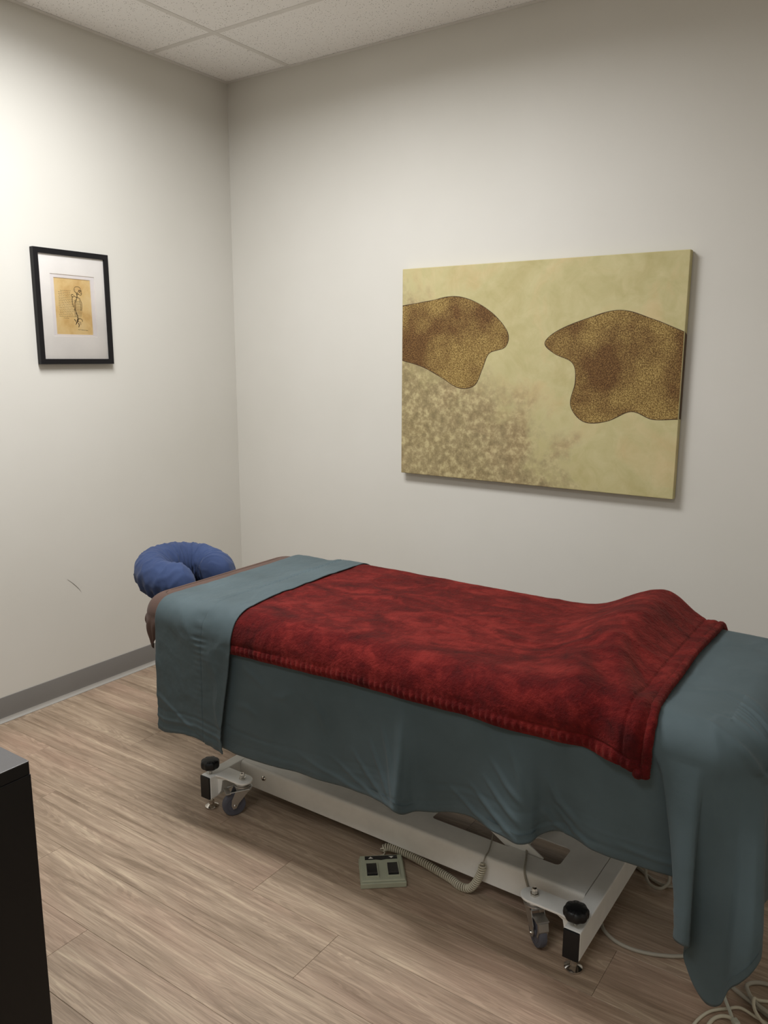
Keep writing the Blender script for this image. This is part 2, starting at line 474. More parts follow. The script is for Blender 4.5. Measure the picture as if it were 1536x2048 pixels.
# suspended ceiling
ce = struct('ceiling', box(nb(), -wt, RX+wt, RY-wt, wt, H+0.2, H+0.26), M_GRID)
TX = [0.405-1.2192, 0.405, 1.624, 2.843, 4.06]
TY = [0.14, -0.470, -1.080, -1.690, -2.300, -2.910, -3.520, -4.130]
FIX = [(1, 2), (2, 5)]   # (column, row) cells that hold a light fixture; the second is an added fill panel
bars = []
def bar(name, x0, x1, y0, y1):
    bm = nb(); box(bm, x0, x1, y0, y1, H, H+0.0012)
    if (x1-x0) < (y1-y0):
        xm = (x0+x1)/2; box(bm, xm-0.001, xm+0.001, y0, y1, H+0.0012, H+0.035)
    else:
        ym = (y0+y1)/2; box(bm, x0, x1, ym-0.001, ym+0.001, H+0.0012, H+0.035)
    return obj(name, bm, M_GRID, ce)
for x in TX[1:4]: bar('grid_tee', x-0.012, x+0.012, RY+0.001, -0.001)
for y in TY[1:7]:
    xs = [0.001]+TX[1:4]+[RX-0.001]
    for a, b in zip(xs[:-1], xs[1:]):
        a2 = a+(0.0125 if a > 0.01 else 0); b2 = b-(0.0125 if b < RX-0.01 else 0)
        if b2 > a2: bar('cross_tee', a2, b2, y-0.012, y+0.012)
def wall_angle(x0, x1, y0, y1, up):
    bm = nb(); box(bm, x0, x1, y0, y1, H-0.001, H+0.0004)
    ux0, ux1, uy0, uy1 = up; box(bm, ux0, ux1, uy0, uy1, H+0.0004, H+0.022)
    return obj('wall_angle', bm, M_GRID, ce)
wall_angle(0.0002, 0.022, RY+.0002, -0.0002, (0.0002, 0.0012, RY+.0002, -0.0002))
wall_angle(0.022, RX-0.022, -0.022, -0.0002, (0.022, RX-0.022, -0.0012, -0.0002))
wall_angle(RX-0.022, RX-0.0002, RY+.0002, -0.0002, (RX-0.0012, RX-0.0002, RY+.0002, -0.0002))
wall_angle(0.022, RX-0.022, RY+0.0002, RY+0.022, (0.022, RX-0.022, RY+0.0002, RY+0.0012))
for i in range(len(TX)-1):
    for j in range(len(TY)-1):
        x0, x1 = max(TX[i], 0.0), min(TX[i+1], RX); y1, y0 = min(TY[j], 0.0), max(TY[j+1], RY)
        if x1-x0 < 0.03 or y1-y0 < 0.03: continue
        if (i, j) in FIX: continue
        g = 0.004
        bm = nb(); dx, dy = (x1-x0)/2-g, (y1-y0)/2-g
        box(bm, -dx, dx, -dy, dy, 0, 0.016)
        obj('ceiling_tile', bm, M_TILE, ce, loc=((x0+x1)/2, (y0+y1)/2, H+0.0014))

# lay-in light fixture (out of the frame: above the massage table, plus an added fill)
def fixture(x0, x1, y0, y1, label):
    t_ = thing('ceiling_light', label, 'light', ((x0+x1)/2, (y0+y1)/2, H+0.0015))
    dx, dy = (x1-x0)/2-0.004, (y1-y0)/2-0.004
    bm = nb(); f = 0.03
    for a in ((-dx, dx, -dy, -dy+f), (-dx, dx, dy-f, dy), (-dx, -dx+f, -dy+f, dy-f), (dx-f, dx, -dy+f, dy-f)): box(bm, *a, 0, 0.012)
    obj('housing_frame', bm, M_FIXT, t_)
    bm = nb(); vs = [bm.verts.new(p) for p in ((-dx+f, -dy+f, 0.010), (dx-f, -dy+f, 0.010), (dx-f, dy-f, 0.010), (-dx+f, dy-f, 0.010))]
    bm.faces.new(list(reversed(vs))); obj('diffuser', bm, M_LIT, t_)
    bm = nb(); box(bm, -dx, dx, -dy, dy, 0.013, 0.07); obj('housing', bm, M_FIXT, t_)
for (i, j) in FIX:
    fixture(TX[i], TX[i+1], TY[j+1], TY[j], 'white lay-in ceiling light panel above the head of the massage table' if j == 2 else 'added unseen fill light panel at the rear of the room, near the right wall')

# ------------------------------------------------------------------ bed surface model
X0, X1, Y0, Y1 = .925, 2.77, -1.415, -.70
RC = 0.09
def hump(x, y):
    sx = .13 if x < 2.40 else .085
    ay = 1.0 if y > -.95 else math.exp(-((y+.95)/.30)**2)
    b = .082*math.exp(-((x-2.40)/sx)**2)*(.35+.65*ay)
    return b+.012*math.exp(-((x-2.6)/.15)**2)
def din(x, y, off=0.0):
    hx = (X1-X0)/2+off; hy = (Y1-Y0)/2+off; R = RC+off
    qx = abs(x-(X0+X1)/2)-(hx-R); qy = abs(y-(Y0+Y1)/2)-(hy-R)
    return R-(math.hypot(max(qx, 0), max(qy, 0))+min(max(qx, qy), 0))
ZT, RR = .71, .065
def surf(x, y, off):
    d = max(0.0, din(x, y, off)); r = RR+off
    z = ZT+off+hump(x, y)
    if d < r: z -= r-math.sqrt(max(0, r*r-(r-d)**2))
    return z
def edge_z(x, y, off): return ZT+hump(x, y)-RR    # z where the drop starts

def fbm(p, sc_, seed=0, oct_=3):
    v = 0; a = 1; tot = 0
    q = Vector((p[0]*sc_[0]+seed, p[1]*sc_[1]+seed*1.3, p[2]*sc_[2]-seed))
    for _ in range(oct_):
        v += a*noise.noise(q); tot += a; a *= .5; q = q*2.03
    return v/tot

# ------------------------------------------------------------------ massage table
T = thing('massage_table', 'white electric height-adjustable massage table frame on casters under the teal sheet', 'massage table', (1.79, -1.05, 0))
def tp(name, bm, mat, par=T, **k):
    """part given in world coordinates; parented keeping world placement"""
    off = Vector((-1.79, -1.05*-1, 0))
    bmesh.ops.translate(bm, verts=bm.verts, vec=Vector((-1.79, 1.05, 0)))
    return obj(name, bm, mat, par, **k)
YC = -1.05
# cross beams at both ends
for bx0 in (1.133, 2.382):
    bm = nb(); box(bm, bx0, bx0+0.042, -1.352, -0.748, 0.040, 0.118)
    tp('cross_beam', bm, M_WHITE, bevel=0.003)
    for yy in (-1.358, -0.748):
        bm = nb(); box(bm, bx0+0.001, bx0+0.041, yy, yy+0.006, 0.041, 0.117)
        tp('end_cap', bm, M_BLACK, bevel=0.0015)
# folded base tray with two openings
def rrect(x0, x1, y0, y1, r, n=5):
    pts = []
    for cx, cy, a in ((x1-r, y0+r, -PI/2), (x1-r, y1-r, 0), (x0+r, y1-r, PI/2), (x0+r, y0+r, PI)):
        for k in range(n+1):
            b = a+PI/2*k/n; pts.append((cx+r*math.cos(b), cy+r*math.sin(b)))
    return pts
bm = nb()
tx0, tx1, ty0, ty1 = 1.176, 2.381, -1.204, -0.896
holes = [(1.88, 2.135, -1.137, -0.963), (2.175, 2.281, -1.137, -1.045)]
ths = 0.004
def tray_top(bm, z):
    import mathutils
    loops = [[(tx0, ty0), (tx1, ty0), (tx1, ty1), (tx0, ty1)]]+[rrect(a, b, c, d, 0.014) for a, b, c, d in holes]
    es = []; allv = []
    for lp in loops:
        vs = [bm.verts.new((x, y, z)) for x, y in lp]; allv.append(vs)
        for i in range(len(vs)): es.append(bm.edges.new((vs[i], vs[(i+1) % len(vs)])))
    bmesh.ops.triangle_fill(bm, use_beauty=True, edges=es)
    return allv
tray_top(bm, 0.118)
g = bmesh.ops.extrude_face_region(bm, geom=list(bm.faces))
bmesh.ops.translate(bm, verts=[e for e in g['geom'] if isinstance(e, bmesh.types.BMVert)], vec=(0, 0, -ths))
bmesh.ops.recalc_face_normals(bm, faces=bm.faces)
tp('base_tray', bm, M_WHITE)
# rounded front / rear skirts
for s, yb in ((1, -1.204), (-1, -0.896)):
    prof = [(0.0, 0.118), (-0.003, 0.1176), (-0.006, 0.116), (-0.0085, 0.113), (-0.010, 0.109), (-0.0105, 0.104), (-0.0105, 0.040), (-0.0065, 0.040), (-0.0065, 0.103), (0.0, 0.1138)]
    bm = nb(); rows = [[bm.verts.new((x, yb+s*d, z)) for d, z in prof] for x in (tx0, tx1)]
    n = len(prof)
    for i in range(n):
        j = (i+1) % n; bm.faces.new((rows[0][i], rows[0][j], rows[1][j], rows[1][i]))
    bm.faces.new(rows[0]); bm.faces.new(list(reversed(rows[1])))
    bmesh.ops.recalc_face_normals(bm, faces=bm.faces)
    tp('side_rail', bm, M_WHITE, smooth=True, angle=math.radians(40))
# bolt on the near rail
Mb = Matrix.Translation((1.281, -1.2145, 0.088)) @ Matrix.Rotation(PI/2, 4, 'X')
bm = nb(); lathe(bm, [(0.0085, 0), (0.0085, 0.003), (0.006, 0.0065), (0, 0.008)], 20, Mb)
tp('rail_bolt', bm, M_CHROME, smooth=True, angle=0.6)

def caster_unit(beam_x, s, yf, swing, sw=-1):
    """s=+1: bracket points to +x; yf: centre y of the bracket; swing: direction the wheel trails (angle)"""
    m = 1 if yf < YC else -1
    bx = beam_x+(0.042 if s > 0 else 0)
    # bracket plate with rounded end
    L = 0.095 if s > 0 else 0.112; hw = 0.029
    pts = [(0, -hw-0.004), (0.022, -hw), (L, -hw)]+[(L+hw*math.sin(a), -hw*math.cos(a)) for a in [PI*k/14 for k in range(1, 14)]]+[(L, hw), (0, hw)]
    if s < 0: pts = [(-x, y) for x, y in reversed(pts)]
    pts = [(bx+x, yf+y*m) for x, y in pts]
    if m < 0: pts = pts[::-1]
    bm = nb(); polyprism(bm, pts, 0.1125, 0.1185)
    br = tp('caster_bracket', bm, M_WHITE, bevel=0.0012)
    # gusset web under the plate
    bm = nb(); gx = [(0, 0.045), (0, 0.1125), (0.045, 0.1125), (0.02, 0.1), (0.012, 0.06)]
    ga = []; gb = []
    for x, z in gx:
        ga.append(bm.verts.new((bx+s*x, yf-0.022*m, z))); gb.append(bm.verts.new((bx+s*x, yf-0.018*m, z)))
    bm.faces.new(ga); bm.faces.new(list(reversed(gb)))
    for i in range(5): bm.faces.new((ga[i], gb[i], gb[(i+1) % 5], ga[(i+1) % 5]))
    bmesh.ops.recalc_face_normals(bm, faces=bm.faces)
    tp('bracket_gusset', bm, M_WHITE)
    cx, cy = bx+s*(L-0.006), yf
    # caster: swivel head + fork, wheel, brake
    Tm = Matrix.Translation((cx, cy, 0))
    bm = nb()
    lathe(bm, [(0.011, 0.1185), (0.011, 0.1245), (0.0085, 0.125), (0.0085, 0.133), (0.006, 0.138), (0, 0.1395)], 6, Tm)
    nut = tp('caster_nut', bm, M_CHROME, smooth=False)
    bm = nb()
    lathe(bm, [(0, 0.0945), (0.024, 0.0945), (0.027, 0.098), (0.027, 0.101), (0.022, 0.103), (0.022, 0.106), (0.026, 0.108), (0.024, 0.1122), (0, 0.1123)], 28, Tm)
    # fork
    u = Vector((math.cos(swing), math.sin(swing), 0)); nrm = Vector((-u.y, u.x, 0))
    wc = Vector((cx, cy, 0.0375))+u*0.030
    for sd in (-1, 1):
        pts3 = [(-0.022, 0.096), (0.022, 0.096), (0.040, 0.060), (0.0415, 0.040), (0.036, 0.028), (0.026, 0.030), (0.018, 0.045), (-0.012, 0.078), (-0.024, 0.086)]
        for th in (0,):
            a = []; b = []
            for x, z in pts3:
                a.append(bm.verts.new(Vector((cx, cy, z))+u*x+nrm*sd*0.0165)); b.append(bm.verts.new(Vector((cx, cy, z))+u*x+nrm*sd*0.0185))
            n = len(a)
            bm.faces.new(a); bm.faces.new(list(reversed(b)))
            for i in range(n): bm.faces.new((a[i], b[i], b[(i+1) % n], a[(i+1) % n]))
    R4 = Matrix((u, nrm, Vector((0, 0, 1)))).transposed().to_4x4(); R4.translation = Vector((cx, cy, 0))
    box(bm, -0.024, 0.024, -0.0185, 0.0185, 0.0925, 0.0960, R4)
    bmesh.ops.recalc_face_normals(bm, faces=bm.faces)
    cs = tp('caster', bm, M_ZINC)
    # wheel
    W4 = Matrix((u, Vector((0, 0, 1)), nrm)).transposed().to_4x4(); W4.translation = wc
    bm = nb(); rp = [(0.0255, -0.010), (0.033, -0.0105), (0.0365, -0.009), (0.0375, -0.004), (0.0375, 0.004), (0.0365, 0.009), (0.033, 0.0105), (0.0255, 0.010)]
    lathe(bm, rp, 40, W4); bmesh.ops.recalc_face_normals(bm, faces=bm.faces)
    tp('tyre', bm, M_TIRE, cs, smooth=True, angle=0.7)
    bm = nb(); lathe(bm, [(0.0, -0.0125), (0.010, -0.0125), (0.011, -0.009), (0.022, -0.0085), (0.0225, -0.0108), (0.0258, -0.0108), (0.0258, 0.0108), (0.0225, 0.0108), (0.022, 0.0085), (0.011, 0.009), (0.010, 0.0125), (0, 0.0125)], 32, W4)
    bmesh.ops.recalc_face_normals(bm, faces=bm.faces)
    tp('wheel_hub', bm, M_HUB, cs, smooth=True, angle=0.5)
    bm = nb(); lathe(bm, [(0, -0.0225), (0.004, -0.022), (0.0055, -0.0190), (0.0055, 0.0190), (0.004, 0.022), (0, 0.0225)], 14, W4)
    bmesh.ops.recalc_face_normals(bm, faces=bm.faces)
    tp('axle_bolt', bm, M_CHROME, cs, smooth=True, angle=0.7)
    # brake ring / pedal
    bm = nb()
    if sw > 0:
        box(bm, 0.022, 0.058, -0.016, 0.016, 0.080, 0.0835, R4 @ Matrix.Translation((0, 0, 0)))
        pr = [(0.048, 0.082), (0.060, 0.080), (0.064, 0.060), (0.056, 0.038), (0.050, 0.040), (0.056, 0.060), (0.052, 0.076)]
        a = [bm.verts.new(R4 @ Vector((x, -0.013, z))) for x, z in pr]; b = [bm.verts.new(R4 @ Vector((x, 0.013, z))) for x, z in pr]
        bm.faces.new(a); bm.faces.new(list(reversed(b)))
        for i in range(len(a)): bm.faces.new((a[i], b[i], b[(i+1) % len(a)], a[(i+1) % len(a)]))
    else:
        ring = [R4 @ Vector((0.0285*math.cos(a)-0.001, -0.0285*math.sin(a), 0.0905)) for a in [PI/2+.6+(PI*2-PI-1.2)*k/24 for k in range(25)]]
        ring = [R4 @ Vector((0.046, -0.0200, 0.0880))]+ring+[R4 @ Vector((0.046, 0.0200, 0.0880))]
        tube(bm, ring, 0.0018, 8)
        box(bm, 0.042, 0.058, -0.0205, 0.0205, 0.0830, 0.0868, R4)
    bmesh.ops.recalc_face_normals(bm, faces=bm.faces)
    tp('brake_lever', bm, M_ZINC, cs)
def level_foot(x, y):
    Tm = Matrix.Translation((x, y, 0))
    bm = nb(); lathe(bm, [(0.019, 0.0), (0.0225, 0.002), (0.022, 0.005), (0.014, 0.0095), (0.009, 0.0115), (0.008, 0.018), (0, 0.018)], 32, Tm)
    lf = tp('levelling_foot', bm, M_CHROME, smooth=True, angle=0.8)
    bm = nb()
    lathe(bm, [(0.0095, 0.0182), (0.0095, 0.0245), (0.0055, 0.0247), (0.0055, 0.0400)], 6, Tm)
    tp('foot_stem', bm, M_CHROME, lf)
    bm = nb(); lathe(bm, [(0.005, 0.1182), (0.005, 0.136)], 14, Tm); kb = tp('knob_stem', bm, M_CHROME, smooth=True, angle=0.5)
    bm = nb()
    md = lambda r, z, a: r*(1-0.085*(0.5+0.5*math.cos(8*a))) if r > 0.012 else r
    lathe(bm, [(0.011, 0.132), (0.014, 0.1335), (0.027, 0.140), (0.0305, 0.145), (0.0315, 0.152), (0.0305, 0.161), (0.027, 0.1655), (0.012, 0.1675), (0, 0.1675)], 64, Tm, mod=md)
    tp('adjusting_knob', bm, M_BLACK, smooth=True, angle=0.8)
for yf, my in ((-1.312, 1), (-0.788, -1)):
    caster_unit(1.133, 1, yf+0.015*my, math.radians(238) if my > 0 else math.radians(140), -1)
    caster_unit(2.382, -1, yf+0.026*my, math.radians(-42) if my > 0 else math.radians(60), 1)
for x in (1.154, 2.403):
    level_foot(x, -1.331)
    level_foot(x, -0.769)
# scissor lift arms, cross tubes, top frame
def arm(x0, z0, x1, z1, y, hw=0.03, th=0.004):
    d = Vector((x1-x0, 0, z1-z0)).normalized(); n = Vector((-d.z, 0, d.x))
    bm = nb(); pts = [Vector((x0, 0, z0))-n*hw-d*0.02, Vector((x1, 0, z1))-n*hw+d*0.02, Vector((x1, 0, z1))+n*hw+d*0.02, Vector((x0, 0, z0))+n*hw-d*0.02]
    a = [bm.verts.new((p.x, y-th/2, p.z)) for p in pts]; b = [bm.verts.new((p.x, y+th/2, p.z)) for p in pts]
    bm.faces.new(a); bm.faces.new(list(reversed(b)))
    for i in range(4): bm.faces.new((a[i], b[i], b[(i+1) % 4], a[(i+1) % 4]))
    bmesh.ops.recalc_face_normals(bm, faces=bm.faces)
    return bm
for y in (-1.128, -0.972):
    tp('lift_arm', arm(2.20, 0.10, 1.45, 0.55, y), M_WHITE)
for y in (-1.121, -0.979):
    tp('lift_arm', arm(1.40, 0.16, 2.15, 0.55, y), M_WHITE)
for x, z in ((1.42, 0.555), (2.16, 0.555), (1.80, 0.345)):
    bm = nb(); tube(bm, [(x, -1.135, z), (x, -0.965, z)], 0.014, 16); tp('cross_tube', bm, M_WHITE, smooth=True, angle=0.8)
bm = nb()
for a in ((1.00, 2.70, -1.36, -1.33), (1.00, 2.70, -0.79, -0.76)): box(bm, *a, 0.57, 0.60)
for a in (1.00, 1.41, 2.15, 2.67): box(bm, a, a+0.03, -1.33, -0.79, 0.57, 0.60)
tp('top_frame', bm, M_WHITE)
# padded top
def outline(off, inset=0.0, ncorner=10):
    hx = (X1-X0)/2+off-inset; hy = (Y1-Y0)/2+off-inset; R = max(0.01, RC+off-inset)
    cx, cy = (X0+X1)/2, (Y0+Y1)/2; pts = []
    for sx, sy, a in ((1, -1, -PI/2), (1, 1, 0), (-1, 1, PI/2), (-1, -1, PI)):
        for k in range(ncorner+1):
            b = a+PI/2*k/ncorner; pts.append((cx+sx*(hx-R)+R*math.cos(b), cy+sy*(hy-R)+R*math.sin(b)))
    return pts
bm = nb(); rings = []
for ins, z in ((0.05, 0.6005), (0.012, 0.6005), (0.006, 0.607), (0.006, 0.65), (0.02, 0.685), (0.06, 0.700)):
    rings.append([bm.verts.new((x, y, z)) for x, y in outline(0, ins)])
for a, b in zip(rings[:-1], rings[1:]):
    n = len(a)
    for i in range(n): bm.faces.new((a[i], a[(i+1) % n], b[(i+1) % n], b[i]))
bm.faces.new(list(reversed(rings[0]))); bm.faces.new(rings[-1])
tp('padded_top', bm, M_VINYL, smooth=True, angle=1.0)

# ------------------------------------------------------------------ brown fitted sheet
rows = []
N = 320
def out_at(off, u):
    """point on rounded outline by angle-free arclength fraction u in [0,1), starting at near side middle going -x (to the head)"""
    pts = OUTC[off]; f = u*len(pts); i = int(f) % len(pts); j = (i+1) % len(pts); t_ = f-int(f)
    return Vector(pts[i]).lerp(Vector(pts[j]), t_)
def dense_outline(off, n):
    hx = (X1-X0)/2+off; hy = (Y1-Y0)/2+off; R = RC+off; cx, cy = (X0+X1)/2, (Y0+Y1)/2
    segs = [('l', (cx-hx+R, cy-hy), (cx+hx-R, cy-hy)), ('a', (cx+hx-R, cy-hy+R), -PI/2), ('l', (cx+hx, cy-hy+R), (cx+hx, cy+hy-R)), ('a', (cx+hx-R, cy+hy-R), 0),
            ('l', (cx+hx-R, cy+hy), (cx-hx+R, cy+hy)), ('a', (cx-hx+R, cy+hy-R), PI/2), ('l', (cx-hx, cy+hy-R), (cx-hx, cy-hy+R)), ('a', (cx-hx+R, cy-hy+R), PI)]
    Ls = [math.dist(s[1], s[2]) if s[0] == 'l' else R*PI/2 for s in segs]; tot = sum(Ls); out = []
    for k in range(n):
        s = tot*k/n; i = 0
        while s > Ls[i]: s -= Ls[i]; i += 1
        sg = segs[i]
        if sg[0] == 'l':
            t_ = s/Ls[i]; out.append((sg[1][0]+(sg[2][0]-sg[1][0])*t_, sg[1][1]+(sg[2][1]-sg[1][1])*t_))
        else:
            a = sg[2]+s/R; out.append((sg[1][0]+R*math.cos(a), sg[1][1]+R*math.sin(a)))
    return out
ol = dense_outline(0.0, 900)
spx0, spx1 = X0+0.36, X1-0.36
rows = []
for j in range(0, 12):      # top: spine -> edge
    t_ = 1-(1-j/12)**2.2
    r = []
    for x, y in ol:
        sx = min(max(x, spx0), spx1); px = sx+(x-sx)*t_; py = YC+(y-YC)*t_
        r.append(Vector((px, py, surf(px, py, 0))))
    rows.append(r)
for j in range(14):         # rounding, even in angle
    a = PI/2*j/13; d = RR*(1-math.sin(a)); r = []
    for x, y in ol:
        sx = min(max(x, spx0), spx1); v = Vector((sx-x, YC-y)); v.normalize()
        # move inwards until inset equals d (approx. along the normal for straight sides)
        px, py = x, y
        dd_ = d
        for _ in range(3):
            e = dd_-din(px, py); px += v.x*e; py += v.y*e
        r.append(Vector((px, py, ZT+hump(px, py)-RR+RR*math.cos(a))))
    rows.append(r)
def brown_hem(x, y):
    c1 = math.exp(-(((x-(X0+0.065))/0.05)**2+((y-(Y0+0.0))/0.05)**2))
    return 0.615-0.075*c1
for j in range(1, 13):
    t_ = j/12; r = []
    for k, (x, y) in enumerate(ol):
        z0 = ZT+hump(x, y)-RR; zb = brown_hem(x, y); z = z0+(zb-z0)*t_
        cn = math.exp(-(((x-X0-0.03)/0.11)**2+((y-Y0-.03)/0.11)**2))
        g = cn*t_*(0.012*math.sin(k*0.95+2*t_))
        inn = -0.016*t_*t_*(1-cn*0.6)
        nx = (x-min(max(x, spx0), spx1)); ny = y-YC; nv = Vector((nx*0.5 if abs(nx) < .3 else nx, ny)); nv.normalize()
        px, py = x+nv.x*(g+inn+0.001+0.006*cn*math.sin(PI*min(1, t_*1.3))), y+nv.y*(g+inn+0.001+0.006*cn*math.sin(PI*min(1, t_*1.3)))
        kk = min(1, cn*1.5)*t_**2.2*0.8
        px += (1.004-px)*kk; py += (Y0-0.004-py)*kk*0.7
        r.append(Vector((px, py, z)))
    rows.append(r)
for r in rows:
    for v in r:
        v.z += 0.0012*fbm(v, (9, 9, 9), 3)
fs = grid_mesh('fitted_sheet', rows, M_BROWN, closed=True, flip=True)
tag(fs, 'brown fitted sheet showing at the head end of the massage table', 'sheet')

# ------------------------------------------------------------------ teal flat sheet
OFF = 0.008
XS = 1.07
# columns: (s along outline as x-like coordinate, bottom x, bottom y, bottom z)
R_ = RC+OFF
LX = X1-RC            # where the corner arc starts
ARC = R_*PI/2
LY = (Y1-Y0)-2*RC
def top_pt(s):
    """outline point at arclength coordinate s (s = x on the near straight side)"""
    if s <= LX: return Vector((s, Y0-OFF)), Vector((0, -1))
    s1 = s-LX
    if s1 <= ARC:
        a = -PI/2+s1/R_; return Vector((LX+R_*math.cos(a), Y0+RC+R_*math.sin(a))), Vector((math.cos(a), math.sin(a)))
    s1 -= ARC
    if s1 <= LY: return Vector((X1+OFF, Y0+RC+s1)), Vector((1, 0))
    s1 -= LY
    if s1 <= ARC:
        a = s1/R_; return Vector((LX+R_*math.cos(a), Y1-RC+R_*math.sin(a))), Vector((math.cos(a), math.sin(a)))
    s1 -= ARC
    return Vector((LX-s1, Y1+OFF)), Vector((0, 1))
SE = LX+ARC           # end side starts
SF = SE+LY+ARC        # far side starts
cols = [
 (1.07, 1.07, -1.428, .296), (1.20, 1.20, -1.428, .296), (1.324, 1.324, -1.426, .296), (1.370, 1.370, -1.424, .291), (1.454, 1.454, -1.426, .295), (1.535, 1.535, -1.428, .302), (1.613, 1.613, -1.424, .308),
 (1.690, 1.690, -1.430, .314), (1.763, 1.763, -1.426, .318), (1.83, 1.825, -1.432, .325), (1.89, 1.885, -1.444, .331), (1.94, 1.945, -1.466, .338), (1.965, 1.976, -1.484, .345),
 (1.98, 1.990, -1.462, .330), (2.00, 2.010, -1.430, .330), (2.05, 2.053, -1.414, .335), (2.096, 2.096, -1.412, .350), (2.15, 2.160, -1.424, .366), (2.20, 2.226, -1.447, .369),
 (2.24, 2.268, -1.462, .371), (2.28, 2.306, -1.472, .373), (2.31, 2.330, -1.455, .376), (2.335, 2.340, -1.424, .383), (2.365, 2.363, -1.402, .390), (2.395, 2.393, -1.402, .396), (2.425, 2.429, -1.417, .398),
 (2.46, 2.461, -1.427, .396), (2.495, 2.499, -1.427, .392), (2.53, 2.547, -1.420, .389), (2.555, 2.600, -1.415, .388), (2.565, 2.635, -1.405, .384), (2.572, 2.680, -1.392, .372), (2.578, 2.694, -1.400, .345),
 (2.584, 2.676, -1.432, .315), (2.592, 2.656, -1.458, .293), (2.615, 2.662, -1.478, .295), (2.650, 2.680, -1.492, .300), (2.668, 2.692, -1.490, .300), (2.678, 2.688, -1.470, .285), (2.686, 2.676, -1.456, .255),
 (2.700, 2.684, -1.452, .225), (2.716, 2.704, -1.456, .190), (2.736, 2.731, -1.466, .172), (2.758, 2.757, -1.474, .188), (2.770, 2.772, -1.480, .236), (2.784, 2.790, -1.484, .262), (2.800, 2.808, -1.482, .292),
 (2.815, 2.820, -1.462, .318), (2.830, 2.812, -1.430, .330), (2.845, 2.796, -1.400, .338), (2.865, 2.794, -1.365, .345), (2.89, 2.802, -1.330, .348), (2.92, 2.808, -1.285, .348), (2.97, 2.792, -1.230, .345), (3.03, 2.796, -1.170, .335), (3.09, 2.812, -1.110, .330),
 (3.15, 2.790, -1.05, .335), (3.22, 2.800, -.97, .345), (3.30, 2.812, -.89, .350), (3.36, 2.790, -.80, .340), (SE+LY+.03, 2.81, -.72, .30), (SE+LY+ARC/2, 2.84, -.66, .20), (SF-.02, 2.76, -.64, .26), (SF+.06, 2.64, -.675, .33),
 (SF+.20, 2.50, -.685, .34), (SF+.40, 2.28, -.675, .35), (SF+.60, 2.08, -.685, .35), (SF+.80, 1.88, -.675, .345), (SF+1.0, 1.68, -.685, .33), (SF+1.2, 1.48, -.68, .31), (SF+1.4, 1.28, -.68, .30), (SF+(LX-XS), XS, -.68, .29)]
def dense_cols(cols, step=0.0042):
    out = []; n = len(cols)
    C4 = [Vector((c[1], c[2], c[3])) for c in cols]; S = [c[0] for c in cols]
    for i in range(n-1):
        p0 = C4[i-1] if i > 0 else C4[0]*2-C4[1]; p1, p2 = C4[i], C4[i+1]; p3 = C4[i+2] if i+2 < n else C4[-1]*2-C4[-2]
        s0 = S[i-1] if i > 0 else 2*S[0]-S[1]; s1, s2 = S[i], S[i+1]; s3 = S[i+2] if i+2 < n else 2*S[-1]-S[-2]
        m = max(2, int(max((p2-p1).length, s2-s1)/step))
        for k in range(m):
            t_ = k/m
            q = 0.5*((2*p1)+(p2-p0)*t_+(2*p0-5*p1+4*p2-p3)*t_*t_+(3*p1-p0-3*p2+p3)*t_**3)
            out.append((s1+(s2-s1)*t_, q))
    out.append((S[-1], C4[-1].copy())); return out
DC = dense_cols(cols)
SPX = X1-0.36
creases = [  # gathered creases where the sheet turns the foot corner: polylines in (s, depth) space, amplitude
]
def sheet_rows(DC, off, ntop=64, nround=12, ndrop=70):
    rows = [[] for _ in range(ntop+nround+ndrop)]
    for s, B in DC:
        tp_, nv = top_pt(s)
        x, y = tp_
        sx = min(x, SPX); sp = Vector((sx, YC))
        inv = (sp-Vector((x, y))); L = inv.length; inv.normalize()
        # inner top
        r = RR+off
        # point where the inset equals r
        px, py = x, y
        for _ in range(4):
            e = r-din(px, py, off); px += inv.x*e; py += inv.y*e
        for j in range(ntop):
            t_ = 1-(1-j/ntop)**1.3
            qx = sp.x+(px-sp.x)*t_; qy = sp.y+(py-sp.y)*t_
            rows[j].append(Vector((qx, qy, surf(qx, qy, off))))
        for j in range(nround):
            a = PI/2*j/(nround-1); d = r*(1-math.sin(a)); qx, qy = px, py
            for _ in range(4):
                e = d-din(qx, qy, off); qx += inv.x*e; qy += inv.y*e
            rows[ntop+j].append(Vector((qx, qy, ZT+off+hump(qx, qy)-r+r*math.cos(a))))
        z0 = ZT+hump(x, y)-RR
        fold = max(0.0, (Vector((B.x, B.y))-Vector((x, y))).length)
        cornerw = sstep(2.50, 2.60, s)*(1-sstep(SE+.5, SE+.65, s))
        for j in range(ndrop):
            t_ = (j+1)/ndrop
            z = z0+(B.z-z0)*t_
            wgt = (t_**1.25)*(1-cornerw)+(1-(1-t_)**1.5)*cornerw
            q = Vector((x, y)).lerp(Vector((B.x, B.y)), wgt)
            rows[ntop+nround+j].append(Vector((q.x, q.y, z)))
    return rows
rows = sheet_rows(DC, OFF)
NT_, NRD = 64, 12
def add_disp(rows, fn):
    """displace along approximate normals"""
    nr, nc = len(rows), len(rows[0]); out = [[None]*nc for _ in range(nr)]
    for i in range(nr):
        ia, ib = max(0, i-1), min(nr-1, i+1)
        for j in range(nc):
            ja, jb = max(0, j-1), min(nc-1, j+1)
            n = (rows[i][jb]-rows[i][ja]).cross(rows[ib][j]-rows[ia][j])
            if n.length < 1e-12: n = Vector((0, 0, 1))
            n.normalize()
            out[i][j] = rows[i][j]-n*fn(i, j, rows[i][j])
    return out
def ridge(d, w): return math.exp(-(d/w)**2)
def seg_d(p, a, b):
    ab = b-a; t_ = max(0, min(1, (p-a).dot(ab)/ab.length_squared)); return (p-(a+ab*t_)).length, t_
